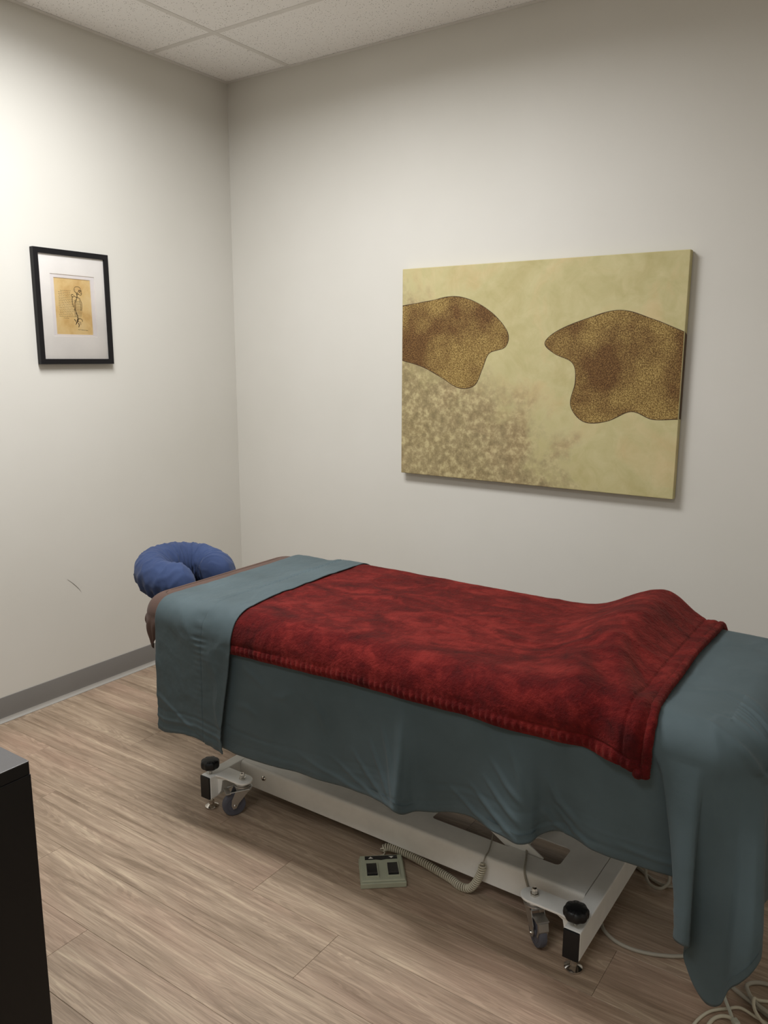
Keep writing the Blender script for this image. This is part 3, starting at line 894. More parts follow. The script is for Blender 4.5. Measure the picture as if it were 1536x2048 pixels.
# creases in (s, drop) parameter coordinates: drop<0 on top, >0 hanging
CR = []
for pts, amp, wd in (
    ([(2.80, -.14), (2.835, -.04), (2.850, .05), (2.855, .16)], .0060, .007),
    ([(2.84, -.13), (2.850, -.03), (2.860, .06), (2.865, .20)], .0055, .006),
    ([(2.72, -.15), (2.79, -.07), (2.838, .00), (2.846, .10)], .0060, .007),
    ([(2.68, -.10), (2.76, -.03), (2.825, .02), (2.842, .12)], .0060, .007),
    ([(2.90, -.13), (2.885, -.03), (2.875, .06), (2.872, .20)], .0050, .007),
    ([(2.95, -.11), (2.92, -.02), (2.90, .08), (2.89, .2)], .0050, .008),
    ([(2.88, -.16), (2.868, -.06), (2.862, .02), (2.86, .12)], .004, .005),
    ([(2.66, -.22), (2.74, -.16), (2.80, -.09), (2.835, .00)], .0035, .006), ([(2.92, -.20), (2.90, -.10), (2.88, .00), (2.872, .10)], .0035, .006),
    ([(2.98, -.18), (2.95, -.08), (2.93, .03), (2.92, .12)], .0035, .007),
    ([(2.545, -.12), (2.60, -.125), (2.68, -.13)], .0025, .006), ([(2.55, -.20), (2.62, -.205), (2.70, -.22)], .0025, .006), ([(2.55, -.29), (2.60, -.295), (2.65, -.30)], .002, .005), ([(2.55, -.36), (2.61, -.36), (2.66, -.38)], .002, .005),
    # drapes running into the first fold (x about 1.97)
    ([(1.90, .10), (1.935, .20), (1.958, .30)], .0035, .007), ([(1.86, .15), (1.91, .235), (1.95, .305)], .0035, .006), ([(1.80, .20), (1.87, .26), (1.94, .312)], .003, .006),
    ([(1.72, .245), (1.82, .285), (1.92, .318)], .0025, .006), ([(1.60, .275), (1.75, .305), (1.88, .325)], .002, .006),
    # drapes running into the second fold (x about 2.31)
    ([(2.20, .10), (2.25, .155), (2.30, .19)], .004, .007), ([(2.18, .15), (2.235, .20), (2.295, .235)], .004, .007), ([(2.14, .185), (2.21, .235), (2.285, .272)], .004, .007), ([(2.08, .21), (2.16, .26), (2.26, .292)], .003, .006), ([(2.25, .05), (2.28, .12), (2.305, .20)], .003, .008),
    # right of the second fold
    ([(2.34, .10), (2.375, .17), (2.44, .22)], .004, .008), ([(2.36, .18), (2.41, .225), (2.48, .255)], .003, .006), ([(2.33, .18), (2.37, .235), (2.44, .265)], .003, .006),
    ([(2.50, .215), (2.56, .23), (2.61, .24)], .002, .006),
    # short soft creases on the flat stretch near the cuff
    ([(1.40, .07), (1.45, .085), (1.50, .12)], .002, .010), ([(1.52, .13), (1.56, .125), (1.60, .10)], .002, .009), ([(1.37, .20), (1.42, .19), (1.47, .21)], .0018, .010), ([(1.66, .10), (1.70, .14), (1.72, .19)], .002, .012)):
    CR.append(([Vector(p) for p in pts], amp, wd, min(p[0] for p in pts)-.03, max(p[0] for p in pts)+.03))
def sheet_disp(i, j, p):
    s = DC[j][0]
    x, y = top_pt(s)[0]
    if i < NT_: dr = -(Vector((p.x, p.y))-Vector((x, y))).length
    elif i < NT_+NRD: dr = -0.07*(1-(i-NT_)/NRD)
    else: dr = (ZT-RR)-p.z
    v = 0.0
    v += 0.0010*fbm(p, (14, 14, 10), 1)
    if dr > 0:
        v += 0.0055*fbm((s, dr, 0), (6, 1.6, 1), 5, 3)*min(1, dr*6)*(1 if s < 2.57 else .6)
        # fold-lines parallel to the hem
        hz = DC[j][1].z
        for k, (d0, a) in enumerate(((0.012, .0012), (0.028, -.0014), (0.055, .0010), (0.075, -.0012))):
            v += 1.3*a*ridge(p.z-hz-d0-0.006*math.sin(s*9+k), .004)*(1 if s < 2.62 else .3)*(0.5+fbm((s, k, 0), (5, 1, 1), 2, 1))
    else:
        n1 = noise.noise(Vector((p.x*9, p.y*6, 1.7))); v += 0.0015*max(0, 1-abs(n1)*6)
    if 1.3 < s < 3.0 and -.40 < dr < .36:
        q = Vector((s, dr))
        for pts, amp, wd, sa_, sb_ in CR:
            if s < sa_ or s > sb_: continue
            best = 1; bt = 0; n = len(pts)-1
            for k in range(n):
                d, t_ = seg_d(q, pts[k], pts[k+1])
                if d < best: best = d; bt = (k+t_)/n
            v += (2.0 if s > 2.62 else 1.6)*amp*ridge(best, wd)*math.exp(min(0.0, dr+.03)*(7 if s < 2.64 else 30))*math.sin(PI*min(1, max(0, bt)))
    return v
rows = add_disp(rows, sheet_disp)
# hem thickness: roll the last rows under
last = rows[-1]; inner = []
for j, (s, B) in enumerate(DC):
    _, nv = top_pt(s); p = last[j]; inner.append(Vector((p.x-nv.x*0.0015, p.y-nv.y*0.0015, p.z+0.0005)))
rows.append(inner); rows.append([Vector((p.x, p.y, p.z+0.022)) for p in inner])
sheet = grid_mesh('top_sheet', rows, M_TEAL)
tag(sheet, 'teal top sheet hanging over the near side and foot of the massage table', 'sheet')
# light hem seam line: stitched band child
# fold-over strip at the head end
def lerp_tab(tab, v):
    if v <= tab[0][0]: return tab[0][1]
    for (a, b), (c, d) in zip(tab[:-1], tab[1:]):
        if v <= c: return b+(d-b)*(v-a)/(c-a)
    return tab[-1][1]
def profile(off, hem_near, hem_far, n1=46, nr=14, n2=46, ybias=0.0):
    """cross-section at constant x: list of (y, z-kind). returns function x -> list of (y,z, d) from far hem to near hem"""
    def f(x):
        out = []; r = RR+off
        zt = lambda y: ZT+off+hump(x, y)
        yf, yn = Y1+off, Y0-off
        ze = zt(yf)-r
        hf = hem_far(x); hn = hem_near(x)
        for k in range(12):
            z = hf+(ze-hf)*k/12; out.append((yf, z, (ze-z)))
        for k in range(nr):
            a = PI/2*(1-k/(nr-1)); y = yf-r*(1-math.sin(a)); out.append((y, zt(y)-r+r*math.cos(a), 0))
        for k in range(1, n1):
            y = (yf-r)+((yn+r)-(yf-r))*k/n1; out.append((y, zt(y), 0))
        for k in range(nr):
            a = PI/2*k/(nr-1); y = yn+r*(1-math.sin(a)); out.append((y, zt(y)-r+r*math.cos(a), 0))
        ze = zt(yn)-r
        for k in range(1, n2+1):
            z = ze+(hn-ze)*k/n2; out.append((yn, z, ze-z))
        return out
    return f
hemS = lambda x: lerp_tab([(1.05, .296), (1.085, .293), (1.176, .312), (1.227, .312), (1.27, .302), (1.335, .290), (1.38, .288)], x)
pf = profile(0.026, hemS, lambda x: .30, n1=190, n2=120)
NX = 150; rows = []
def strip_edge(z, y, side):      # x limits of the strip as function of position on the profile
    if side == 0:
        return 1.052+0.006*noise.noise(Vector((y*3, z*3, 0)))
    xx = 1.352+0.028*sstep(-1.15, -1.40, y)
    if y < -1.40: xx -= 0.046*sstep(0.66, 0.34, z)
    xx += 0.006*math.exp(-((y+1.14)/.05)**2)+0.003*noise.noise(Vector((y*12, z*10, 4)))
    return xx
pr0 = pf(1.2)
for k in range(NX+1):
    u = k/NX; r = []
    for i, (y0_, z0_, d0_) in enumerate(pr0):
        xa, xb = strip_edge(z0_, y0_, 0), strip_edge(z0_, y0_, 1)
        x = xa+(xb-xa)*u
        yy, zz, dd_ = y0_, z0_+hump(x, y0_)-hump(1.2, y0_), d0_
        if y0_ < -1.42 and d0_ > 0:
            hm = hemS(x); zz = (ZT-RR)-d0_*((ZT-RR)-hm)/((ZT-RR)-hemS(1.2))
            dn = d0_/0.35
            yy -= dn*(0.006+0.008*math.sin((x-1.05)*17)+0.006*math.exp(-((x-1.345)/.03)**2))
            yy -= 0.0016*math.sin(x*34+3)*min(1, dn*3)+0.005*sstep(1.22, 1.30, x)*min(1, dn*5)
        r.append(Vector((x, yy, zz)))
    rows.append(r)
# rows: along x; transpose for add_disp orientation
def strip_disp(i, j, p):
    v = 0.0034*fbm(p, (10, 8, 6), 9)+0.0012*fbm(p, (40, 30, 24), 2)+0.003*max(0, 1-abs(noise.noise(Vector((p.x*5+p.z*6-p.y*6, p.z*2.5-p.x*3, 3.3))))*9)*sstep(-1.25, -1.42, p.y)
    # stitched seam with puckers running across the strip
    xs = 1.262+0.004*math.sin(p.y*7+p.z*5)
    d = p.x-xs
    t_ = p.y*330+p.z*330+2.5*noise.noise(Vector((p.y*25, p.z*25, 0)))
    v += 0.0024*math.sin(t_)*(sstep(.52, .64, p.z)*.9+.1)*math.exp(-((d+0.012)/.022)**2)*(0.5+0.5*noise.noise(Vector((p.y*6, p.z*6, 0)))+.3)
    v -= 0.0022*math.exp(-(d/.0022)**2)
    n1 = noise.noise(Vector((p.x*9+p.z*4, p.y*8+p.z*6, 7)))
    v += 0.0010*max(0, 1-abs(n1)*5)
    v -= 0.013*(1-sstep(1.17, 1.29, p.x))*sstep(-1.44, -1.36, p.y)
    if p.y < -1.42:
        hz = hemS(p.x)
        for d0, a in ((0.010, .0016), (0.028, -.0015), (0.042, .0022), (0.070, -.0016)):
            v += a*ridge(p.z-hz-d0-0.005*math.sin(p.x*20), .005)
        v += 0.002*math.exp(-((p.x-1.28)/.05)**2)*math.sin(p.x*160)*ridge(p.z-hz, .02)
    return -v
rows = add_disp(rows, strip_disp)
fo = grid_mesh('folded_cuff', rows, M_TEAL, sheet)
md_ = fo.modifiers.new('thick', 'SOLIDIFY'); md_.thickness = 0.0035; md_.offset = -1
fo['label'] = 'sheet turned back over the blanket'

# ------------------------------------------------------------------ red plush blanket
hemN = lambda x: lerp_tab([(1.25, .609), (1.37, .611), (1.45, .615), (1.60, .619), (1.80, .627), (2.0, .626), (2.15, .630), (2.34, .626), (2.43, .629), (2.50, .626), (2.535, .614), (2.57, .610)], x)
pb = profile(0.020, hemN, lambda x: .62, n1=150, nr=20, n2=34)
NXB = 460; XA = 1.285
rows = []
base_prof = pb(1.8)
for k in range(NXB+1):
    u = k/NXB
    x = XA+(2.558-XA)*u
    r = []
    for i, (y, z, d) in enumerate(pb(x)):
        xx = x+0.010*u**6*math.exp(-((y+1.43)/.06)**2)-0.006*u**6*math.exp(-((y+1.0)/.12)**2)
        yy = y+(0.006*(1-sstep(1.34, 1.365, x)) if y < -1.4 else 0)
        if d > 0 and y < -1.3:
            dn = d/0.04
            yy -= 0.004*math.sin(x*23)*sstep(1.9, 2.3, x)*dn
        r.append(Vector((xx, yy, z)))
    rows.append(r)
NPB = len(rows[0])
def bl_disp(i, j, p):
    v = 0.0022*fbm(p, (7, 11, 7), 21, 4)+0.0012*fbm(p, (30, 40, 30), 4, 3)
    n1 = noise.noise(Vector((p.x*4.5+p.y*2, p.y*8-p.x*2, 2.2))); v += 0.0022*max(0, 1-abs(n1)*5)
    # drag folds from the hump towards the near foot corner
    if p.x > 2.0 and p.y < -1.05:
        wgt = sstep(2.0, 2.35, p.x)*sstep(-1.05, -1.30, p.y)
        ang = (p.x-2.42)+(p.y+1.3)*0.55-(p.z-.7)*0.35
        v += 0.011*wgt*(math.sin(ang*44)*math.exp(-((ang-0.03)/.10)**2)+0.6*math.sin(ang*21+1)*math.exp(-((ang+0.18)/.14)**2))
    # hems
    u = i/NXB
    xe = 2.558-p.x
    near = p.y < -1.40
    dh = p.z-hemN(p.x) if near else 1
    if near and dh < 0.045 and p.x > 1.34:
        v += 0.0045*ridge(dh-0.013, .011)
        v -= 0.0028*ridge(dh-0.029, .0025)
        sq = math.sin(p.x*2*PI/0.0175+1.2*noise.noise(Vector((p.x*14, 0, 0)))+dh*60)
        v += 0.0028*sq*ridge(dh-0.015, .010)
    if xe < 0.06:
        v += 0.006*ridge(xe-0.015, .013); v -= 0.0035*ridge(xe-0.038, .003)
    return -v
rows = add_disp(rows, bl_disp)
# roll the outer edges down so the blanket has a thick rounded rim
def rim(row, prev, depth, k=5):
    out = []
    for s_ in range(1, k+1):
        a = PI/2*s_/k; rr = []
        for p, q in zip(row, prev):
            d = (p-q); d.normalize(); rr.append(p+d*math.sin(a)*depth*0.9)
        out.append((rr, a))
    return out
bl = grid_mesh('blanket', rows, M_RED)
mm = bl.modifiers.new('thick', 'SOLIDIFY'); mm.thickness = 0.009; mm.offset = -1
tag(bl, 'dark red plush throw blanket with a stitched hem spread over the teal sheet', 'blanket')
# rolled edge along foot end and near hem as tubes of plush (hem parts)
foot = rows[-1]
bm = nb(); pts = [p+Vector((0.001, 0, -0.004)) for p in foot[8:]]
tube(bm, pts[::2], lambda t_: 0.0105+0.0008*math.sin(t_*260), 10)
hm = obj('rolled_hem', bm, M_RED, bl, smooth=True)
bm = nb(); e = foot[-1]
lathe(bm, [(0, -0.012), (0.008, -0.010), (0.0125, -0.004), (0.013, 0.003), (0.009, 0.010), (0, 0.012)], 20, Matrix.Translation(e+Vector((-0.012, -0.004, 0.002))) @ Matrix.Rotation(PI/2, 4, 'Y'))
obj('rolled_corner', bm, M_RED, bl, smooth=True)

# ------------------------------------------------------------------ face cradle
F = thing('face_cradle', 'horseshoe face cradle in a blue jersey cover at the head of the massage table', 'face cradle', (0.758, -1.05, 0.676))
rowsc = []
NA, NB = 220, 48
A0, A1 = math.radians(24), math.radians(336)
for k in range(NA+1):
    u = k/NA; a = A0+(A1-A0)*u
    ex, ey = 0.105, 0.120
    cx, cy = ex*math.cos(a), ey*math.sin(a)
    tn = Vector((-ex*math.sin(a), ey*math.cos(a), 0)).normalized(); nv = Vector((tn.y, -tn.x, 0))
    endf = min(1, math.sqrt(max(0, 1-(max(0, 1-min(u, 1-u)/0.075))**2)))
    rr = 0.067*(0.12+0.88*endf)
    r = []
    for m in range(NB):
        b = 2*PI*m/NB
        ca, sa = math.cos(b), math.sin(b)
        ry = rr*(1.0 if ca > 0 else 0.95); rz = rr*1.02*(1.0 if sa > 0 else 1.0)
        p = Vector((cx, cy, 0))+nv*ca*ry+Vector((0, 0, 1))*sa*rz
        # gathers on the underside and inside
        low = sstep(0.25, -0.7, sa); ga = math.sin(a*26+1.5*math.sin(a*5))
        g = 0.0065*ga*low+0.0025*fbm((a*1.5, b*.5, 0), (3, 1.5, 1), 8)
        n1 = noise.noise(Vector((a*4.0, b*1.4, 5))); g += 0.004*max(0, 1-abs(n1)*5)
        g -= 0.003*math.exp(-((a-PI*.94)/.03)**2)*(1 if sa > -.2 else 0); g += 0.003*math.exp(-((a-PI*.99)/.05)**2)
        p += (nv*ca+Vector((0, 0, sa)))*g
        # head-top side rises a little
        p.z += -0.16*p.x
        r.append(p)
    rowsc.append(r)
cu = grid_mesh('padded_cover', rowsc, M_BLUE, F, closed=True)
me = cu.data
bmx = bmesh.new(); bmx.from_mesh(me); bmesh.ops.holes_fill(bmx, edges=[e for e in bmx.edges if e.is_boundary], sides=0)
bmesh.ops.recalc_face_normals(bmx, faces=bmx.faces)
for f in bmx.faces: f.smooth = True
bmx.to_mesh(me); bmx.free()
bm = nb(); polyprism(bm, [(0.165*math.cos(a)*.75-.0, 0.15*math.sin(a)*.85) for a in [2*PI*k/32 for k in range(32)]], -0.066, -0.058)
obj('cradle_plate', bm, M_BLACK, F)
bm = nb()
for yy in (-0.05, 0.05): tube(bm, [(-0.02, yy, -0.070), (0.28, yy, -0.103)], 0.009, 12)
obj('mounting_rods', bm, M_CHROME, F, smooth=True, angle=.8)

# ------------------------------------------------------------------ framed print on left wall
P = thing('framed_print', 'small black-framed skeleton sketch print in a white mat on the left wall', 'picture', (0, -0.9285, 1.65))
fy, fz = 0.1725, 0.2255       # half sizes
bm = nb(); fwid = 0.021
def fr(bm, y0, y1, z0, z1): box(bm, 0.0025, 0.0225, y0, y1, z0, z1)
def mitre_frame(bm, hy, hz, wd, x0, x1):
    O = [(-hy, -hz), (hy, -hz), (hy, hz), (-hy, hz)]; I = [(-hy+wd, -hz+wd), (hy-wd, -hz+wd), (hy-wd, hz-wd), (-hy+wd, hz-wd)]
    vo0 = [bm.verts.new((x0, *p)) for p in O]; vo1 = [bm.verts.new((x1, *p)) for p in O]; vi0 = [bm.verts.new((x0, *p)) for p in I]; vi1 = [bm.verts.new((x1, *p)) for p in I]
    for i in range(4):
        j = (i+1) % 4
        bm.faces.new((vo1[i], vo1[j], vi1[j], vi1[i])); bm.faces.new((vo0[j], vo0[i], vi0[i], vi0[j]))
        bm.faces.new((vo0[i], vo0[j], vo1[j], vo1[i])); bm.faces.new((vi0[j], vi0[i], vi1[i], vi1[j]))
    bmesh.ops.recalc_face_normals(bm, faces=bm.faces); return bm
mitre_frame(bm, fy, fz, fwid, 0.002, 0.0235)
obj('frame', bm, M_FRAMEB, P, bevel=0.0008)
bm = nb(); box(bm, 0.003, 0.006, -fy+0.003, fy-0.003, -fz+0.003, fz-0.003); obj('backing_board', bm, M_VINYL, P)
bm = nb(); mitre_frame(bm, fy-fwid+0.001, fz-fwid+0.002, 0.0, 0.0, 0.0) if False else None
def mat_ring(bm, O, I, x0, x1):
    (oy0, oy1, oz0, oz1), (iy0, iy1, iz0, iz1) = O, I
    a = [(oy0, oz0), (oy1, oz0), (oy1, oz1), (oy0, oz1)]; b = [(iy0, iz0), (iy1, iz0), (iy1, iz1), (iy0, iz1)]
    va = [bm.verts.new((x1, *p)) for p in a]; vb = [bm.verts.new((x1, *p)) for p in b]; vc = [bm.verts.new((x0, p[0]*0.985, p[1]*0.985)) for p in b]; vd = [bm.verts.new((x0, *p)) for p in a]
    for i in range(4):
        j = (i+1) % 4
        bm.faces.new((va[i], va[j], vb[j], vb[i])); bm.faces.new((vb[i], vb[j], vc[j], vc[i])); bm.faces.new((vd[j], vd[i], vc[i], vc[j])); bm.faces.new((va[j], va[i], vd[i], vd[j]))
    bmesh.ops.recalc_face_normals(bm, faces=bm.faces); return bm
O = (-fy+0.018, fy-0.018, -fz+0.018, fz-0.018)
bm = nb(); mat_ring(bm, O, (-0.101, 0.105, -0.114, 0.131), 0.0120, 0.0150); obj('mat_board', bm, M_MAT, P)
bm = nb(); mat_ring(bm, O, (-0.084, 0.0865, -0.107, 0.1175), 0.0095, 0.0118); obj('inner_mat', bm, M_MAT2, P)
bm = nb(); box(bm, 0.0070, 0.0088, -0.10, 0.10, -0.12, 0.13); pp = obj('paper_print', bm, M_PAPER, P)
# ink drawing: generic side-on skeleton figure and lines of script (flat ribbons)
ink = nb()
def ribbon(pts, w0, w1=None, X=0.00895):
    w1 = w0 if w1 is None else w1
    P2 = [Vector(p) for p in pts]; L = []; R = []
    for i, p in enumerate(P2):
        a = P2[max(0, i-1)]; b = P2[min(len(P2)-1, i+1)]; d = (b-a).normalized() if (b-a).length > 0 else Vector((1, 0)); n = Vector((-d.y, d.x))
        ww = w0+(w1-w0)*i/max(1, len(P2)-1)
        ww *= 1.55
        L.append(ink.verts.new((X, *(p+n*ww/2)))); R.append(ink.verts.new((X, *(p-n*ww/2))))
    for i in range(len(P2)-1): ink.faces.new((L[i], R[i], R[i+1], L[i+1]))
rnd = random.Random(5)
for li in range(17):           # script lines; in local (y, z)
    z = 0.068-li*0.0068; y0 = -0.067+rnd.uniform(0, .004)+(0.008 if li in (0,) else 0)+(0.018 if li == 16 else 0)
    yend = -0.003+rnd.uniform(-0.016, 0.002)+(0.006 if 10 < li < 16 else 0)-(0.02 if li == 16 else 0)
    y = y0
    while y < yend:
        wl_ = rnd.uniform(.004, .011); pts = []
        n = int(wl_/0.0007)
        for k in range(n+1):
            pts.append((y+wl_*k/n, z+0.0011*math.sin(k*1.9+li)*rnd.uniform(.3, 1)+0.0006*math.sin(k*.5)))
        if len(pts) > 2: ribbon(pts, 0.0007, 0.0005)
        y += wl_+rnd.uniform(.0012, .0025)
def arc(cy, cz, ry, rz, a0, a1, w0, w1=None, n=18):
    ribbon([(cy+ry*math.cos(math.radians(a0+(a1-a0)*k/n)), cz+rz*math.sin(math.radians(a0+(a1-a0)*k/n))) for k in range(n+1)], w0, w1)
arc(0.024, 0.074, 0.0165, 0.0135, 20, 260, .0014, .0008)   # cranium
arc(0.025, 0.073, 0.014, 0.011, 150, 260, .0009)
arc(0.034, 0.070, .004, .004, 0, 360, .0020)               # eye socket
arc(0.030, 0.063, .006, .005, 120, 260, .0012)
ribbon([(0.0395, 0.077), (0.042, 0.071), (0.041, 0.066), (0.043, 0.062), (0.042, 0.057), (0.038, 0.053), (0.031, 0.055), (0.025, 0.060)], .0015, .0012)
ribbon([(0.034, 0.060), (0.042, 0.060)], .001); ribbon([(0.018, 0.062), (0.024, 0.057), (0.030, 0.058)], .0014)
sp_pts = [(0.020, 0.058), (0.021, 0.050), (0.018, 0.040), (0.012, 0.028), (0.008, 0.012), (0.008, -0.004), (0.012, -0.018), (0.017, -0.030), (0.018, -0.042), (0.016, -0.052)]
for k in range(28):            # vertebrae
    f = k/27*(len(sp_pts)-1); i = min(int(f), len(sp_pts)-2); q = Vector(sp_pts[i]).lerp(Vector(sp_pts[i+1]), f-i)
    wv = .004 if k < 7 else .006
    ribbon([(q.x-wv/2, q.y), (q.x+wv/2, q.y-.0004)], .0018)
for k in range(11):            # ribs
    z = 0.038-k*0.0062; rw = 0.017+0.004*math.sin(k/10*PI)
    arc(0.014+rw*.45, z-.004, rw, .006, 175, 330, .0011, .0007, 12)
ribbon([(0.000, 0.048), (-0.003, 0.038), (-0.003, 0.020), (0.001, 0.004)], .0016); ribbon([(0.004, 0.052), (0.012, 0.046), (0.026, 0.043), (0.033, 0.040)], .0016)
arc(0.0, 0.050, .006, .005, 60, 330, .0014)
ribbon([(0.033, 0.040), (0.040, 0.024), (0.041, 0.008), (0.037, -0.008)], .0012); ribbon([(0.029, 0.038), (0.036, 0.012), (0.034, -0.008)], .0009)
arc(0.026, -0.050, .013, .010, -20, 200, .0013); arc(0.028, -0.048, .009, .007, 0, 300, .0009)
ribbon([(0.016, -0.052), (0.010, -0.060), (0.006, -0.066)], .003, .0012); ribbon([(0.001, -0.044), (0.008, -0.052), (0.012, -0.062)], .0024, .001)
ribbon([(0.020, -0.058), (0.022, -0.068), (0.019, -0.076)], .0028, .002); ribbon([(0.030, -0.058), (0.030, -0.066)], .0018, .001)
y = 0.016
for wl_ in (.014, .007, .013, .009):   # illegible scrawl low right
    ribbon([(y+wl_*k/9, -0.0855+0.0016*math.sin(k*1.7+wl_*900)-(y-.016)*.06) for k in range(10)], .0008, .0005); y += wl_+.0012
obj('ink_drawing', ink, M_INK, pp)
bm = nb(); vs = [bm.verts.new((0.0185, a*(fy-fwid+0.002), b*(fz-fwid+0.002))) for a, b in ((-1, -1), (1, -1), (1, 1), (-1, 1))]; bm.faces.new(vs)
obj('glass_pane', bm, M_GLASS, P)

# ------------------------------------------------------------------ canvas on the back wall
CW, CHh, CD = 1.184/2, 0.873/2, 0.032
K = thing('wall_canvas', 'large unframed canvas print in mottled parchment and ochre tones above the massage table', 'picture', (1.631, 0, 1.388))
bm = nb(); box(bm, -CW, CW, -CD-0.003, -0.004, -CHh, CHh)
obj('canvas_wrap', bm, M_CANVAS, K, bevel=0.0025, seg=3)
bm = nb()
for a in ((-CW+0.004, CW-0.004, -CHh+0.004, -CHh+0.04), (-CW+0.004, CW-0.004, CHh-0.04, CHh-0.004), (-CW+0.004, -CW+0.04, -CHh+0.04, CHh-0.04), (CW-0.04, CW-0.004, -CHh+0.04, CHh-0.04)):
    box(bm, a[0], a[1], -0.0039, -0.0012, a[2], a[3])
obj('stretcher_bars', bm, simple('pine', srgb(190, 160, 115), .7), K)
def printed(pts, name='printed_patch', wrap=False):
    C = catmull([(p[0], p[1], 0) for p in pts], 8, closed=True) if not wrap else None
    if wrap:
        C = catmull([(p[0], p[1], 0) for p in pts], 8)
    yy = -CD-0.0034
    bm = nb(); vs = [bm.verts.new((p.x, yy, p.y)) for p in C]
    es = [bm.edges.new((vs[i], vs[(i+1) % len(vs)])) for i in range(len(vs))]
    bmesh.ops.triangle_fill(bm, use_beauty=True, edges=es)
    for f in bm.faces:
        f.normal_update()
        if f.normal.y > 0: f.normal_flip()
    o = obj(name, bm, M_OCHRE, K)
    # outline
    bm = nb(); n = len(C)
    L, R2 = [], []
    rng = range(n)
    for i in rng:
        a = C[(i-1) % n] if not wrap else C[max(0, i-1)]; b = C[(i+1) % n] if not wrap else C[min(n-1, i+1)]
        d = (b-a).normalized(); nn = Vector((-d.y, d.x, 0)); wdt = 0.0012+0.0009*noise.noise(C[i]*20)
        L.append(bm.verts.new((C[i].x+nn.x*wdt, yy-0.0003, C[i].y+nn.y*wdt))); R2.append(bm.verts.new((C[i].x-nn.x*wdt, yy-0.0003, C[i].y-nn.y*wdt)))
    for i in range(n-1 if wrap else n):
        j = (i+1) % n; bm.faces.new((L[i], R2[i], R2[j], L[j]))
    obj('patch_outline', bm, M_OUTL, o)
    return o
# two generic drifting shapes entering from the sides (plain stand-in, no figure)
E_ = CW-0.0025
lf = [(-E_, 0.285), (-0.46, 0.300), (-0.34, 0.315), (-0.24, 0.290), (-0.15, 0.235), (-0.09, 0.165), (-0.10, 0.110), (-0.17, 0.085), (-0.20, 0.02), (-0.235, -0.045), (-0.31, -0.055), (-0.40, -0.01), (-0.49, 0.03), (-E_, 0.055)]
printed(lf, wrap=True)
rg = [(E_, -0.145), (0.50, -0.150), (0.42, -0.125), (0.33, -0.165), (0.24, -0.170), (0.185, -0.11), (0.20, -0.02), (0.185, 0.05), (0.11, 0.085), (0.07, 0.125), (0.12, 0.170), (0.24, 0.215), (0.36, 0.240), (0.48, 0.205), (E_, 0.160)]
printed(rg, wrap=True)
# the right-hand shape runs on round the canvas edge
bm = nb(); xx = CW+0.0004
vs = [bm.verts.new((xx, y, z)) for y, z in ((-CD, -0.145), (-0.005, -0.148), (-0.005, 0.150), (-CD, 0.160))]; bm.faces.new(vs)
obj('printed_patch', bm, simple('umber_print_edge', srgb(84, 64, 44), .8), K)

# ------------------------------------------------------------------ foot pedal
PC = Vector((1.8195, -1.305, 0)); pa = math.radians(39.5)
Fp = thing('foot_pedal', 'grey plastic two-button foot pedal on the floor with a coiled cord', 'foot pedal', PC, pa)
bm = nb(); hw, hd = 0.0645, 0.0585
# body: base slab + raised wedge plate
box(bm, -hw, hw, -hd, hd, 0.001, 0.017)
body = obj('pedal_housing', bm, M_PEDAL, Fp, bevel=0.002)
bm = nb(); h2 = 0.0205
v0 = [(-hw+.002, -hd+.005, .0172), (hw-.002, -hd+.005, .0172), (hw-.002, hd-.001, .0172), (-hw+.002, hd-.001, .0172)]
v1 = [(-hw+.004, -hd+.007, .0225), (hw-.004, -hd+.007, .0225), (hw-.004, hd-.003, .027), (-hw+.004, hd-.003, .027)]
a = [bm.verts.new(p) for p in v0]; b = [bm.verts.new(p) for p in v1]
bm.faces.new(list(reversed(a))); bm.faces.new(b)
for i in range(4): bm.faces.new((a[i], a[(i+1) % 4], b[(i+1) % 4], b[i]))
cover = obj('pedal_cover', bm, M_PEDAL, Fp, bevel=0.0015)
def pz(y): return .0225+(.027-.0225)*(y+hd-.007)/(2*hd-.010)
for sx in (-0.030, 0.030):
    # bezel frame
    bm = nb(); x0, x1, y0, y1 = sx-0.0185, sx+0.0185, -0.041, 0.021
    for (bx0, bx1, by0, by1) in ((x0, x1, y0, y0+.004), (x0, x1, y1-.004, y1), (x0, x0+.004, y0+.004, y1-.004), (x1-.004, x1, y0+.004, y1-.004)):
        vs = []
        for zz in (-.001, .0045):
            for (px, py) in ((bx0, by0), (bx1, by0), (bx1, by1), (bx0, by1)): vs.append(bm.verts.new((px, py, pz(py)+zz)))
        for f in ((3, 2, 1, 0), (4, 5, 6, 7), (0, 1, 5, 4), (1, 2, 6, 5), (2, 3, 7, 6), (3, 0, 4, 7)): bm.faces.new([vs[i] for i in f])
    obj('switch_bezel', bm, M_PEDAL, Fp, bevel=0.0008)
    # rocker: V shaped top
    bm = nb(); x0, x1 = sx-0.0142, sx+0.0142
    pr = [(-0.0365, .001), (-0.0365, .0095), (-0.028, .0080), (0.0165, .0035), (0.0165, .001)]
    a = [bm.verts.new((x0, y, pz(y)+z)) for y, z in pr]; b = [bm.verts.new((x1, y, pz(y)+z)) for y, z in pr]
    bm.faces.new(a); bm.faces.new(list(reversed(b)))
    for i in range(5): bm.faces.new((a[i], b[i], b[(i+1) % 5], a[(i+1) % 5]))
    bmesh.ops.recalc_face_normals(bm, faces=bm.faces)
    obj('rocker_switch', bm, M_SWITCH, Fp, bevel=0.0006)
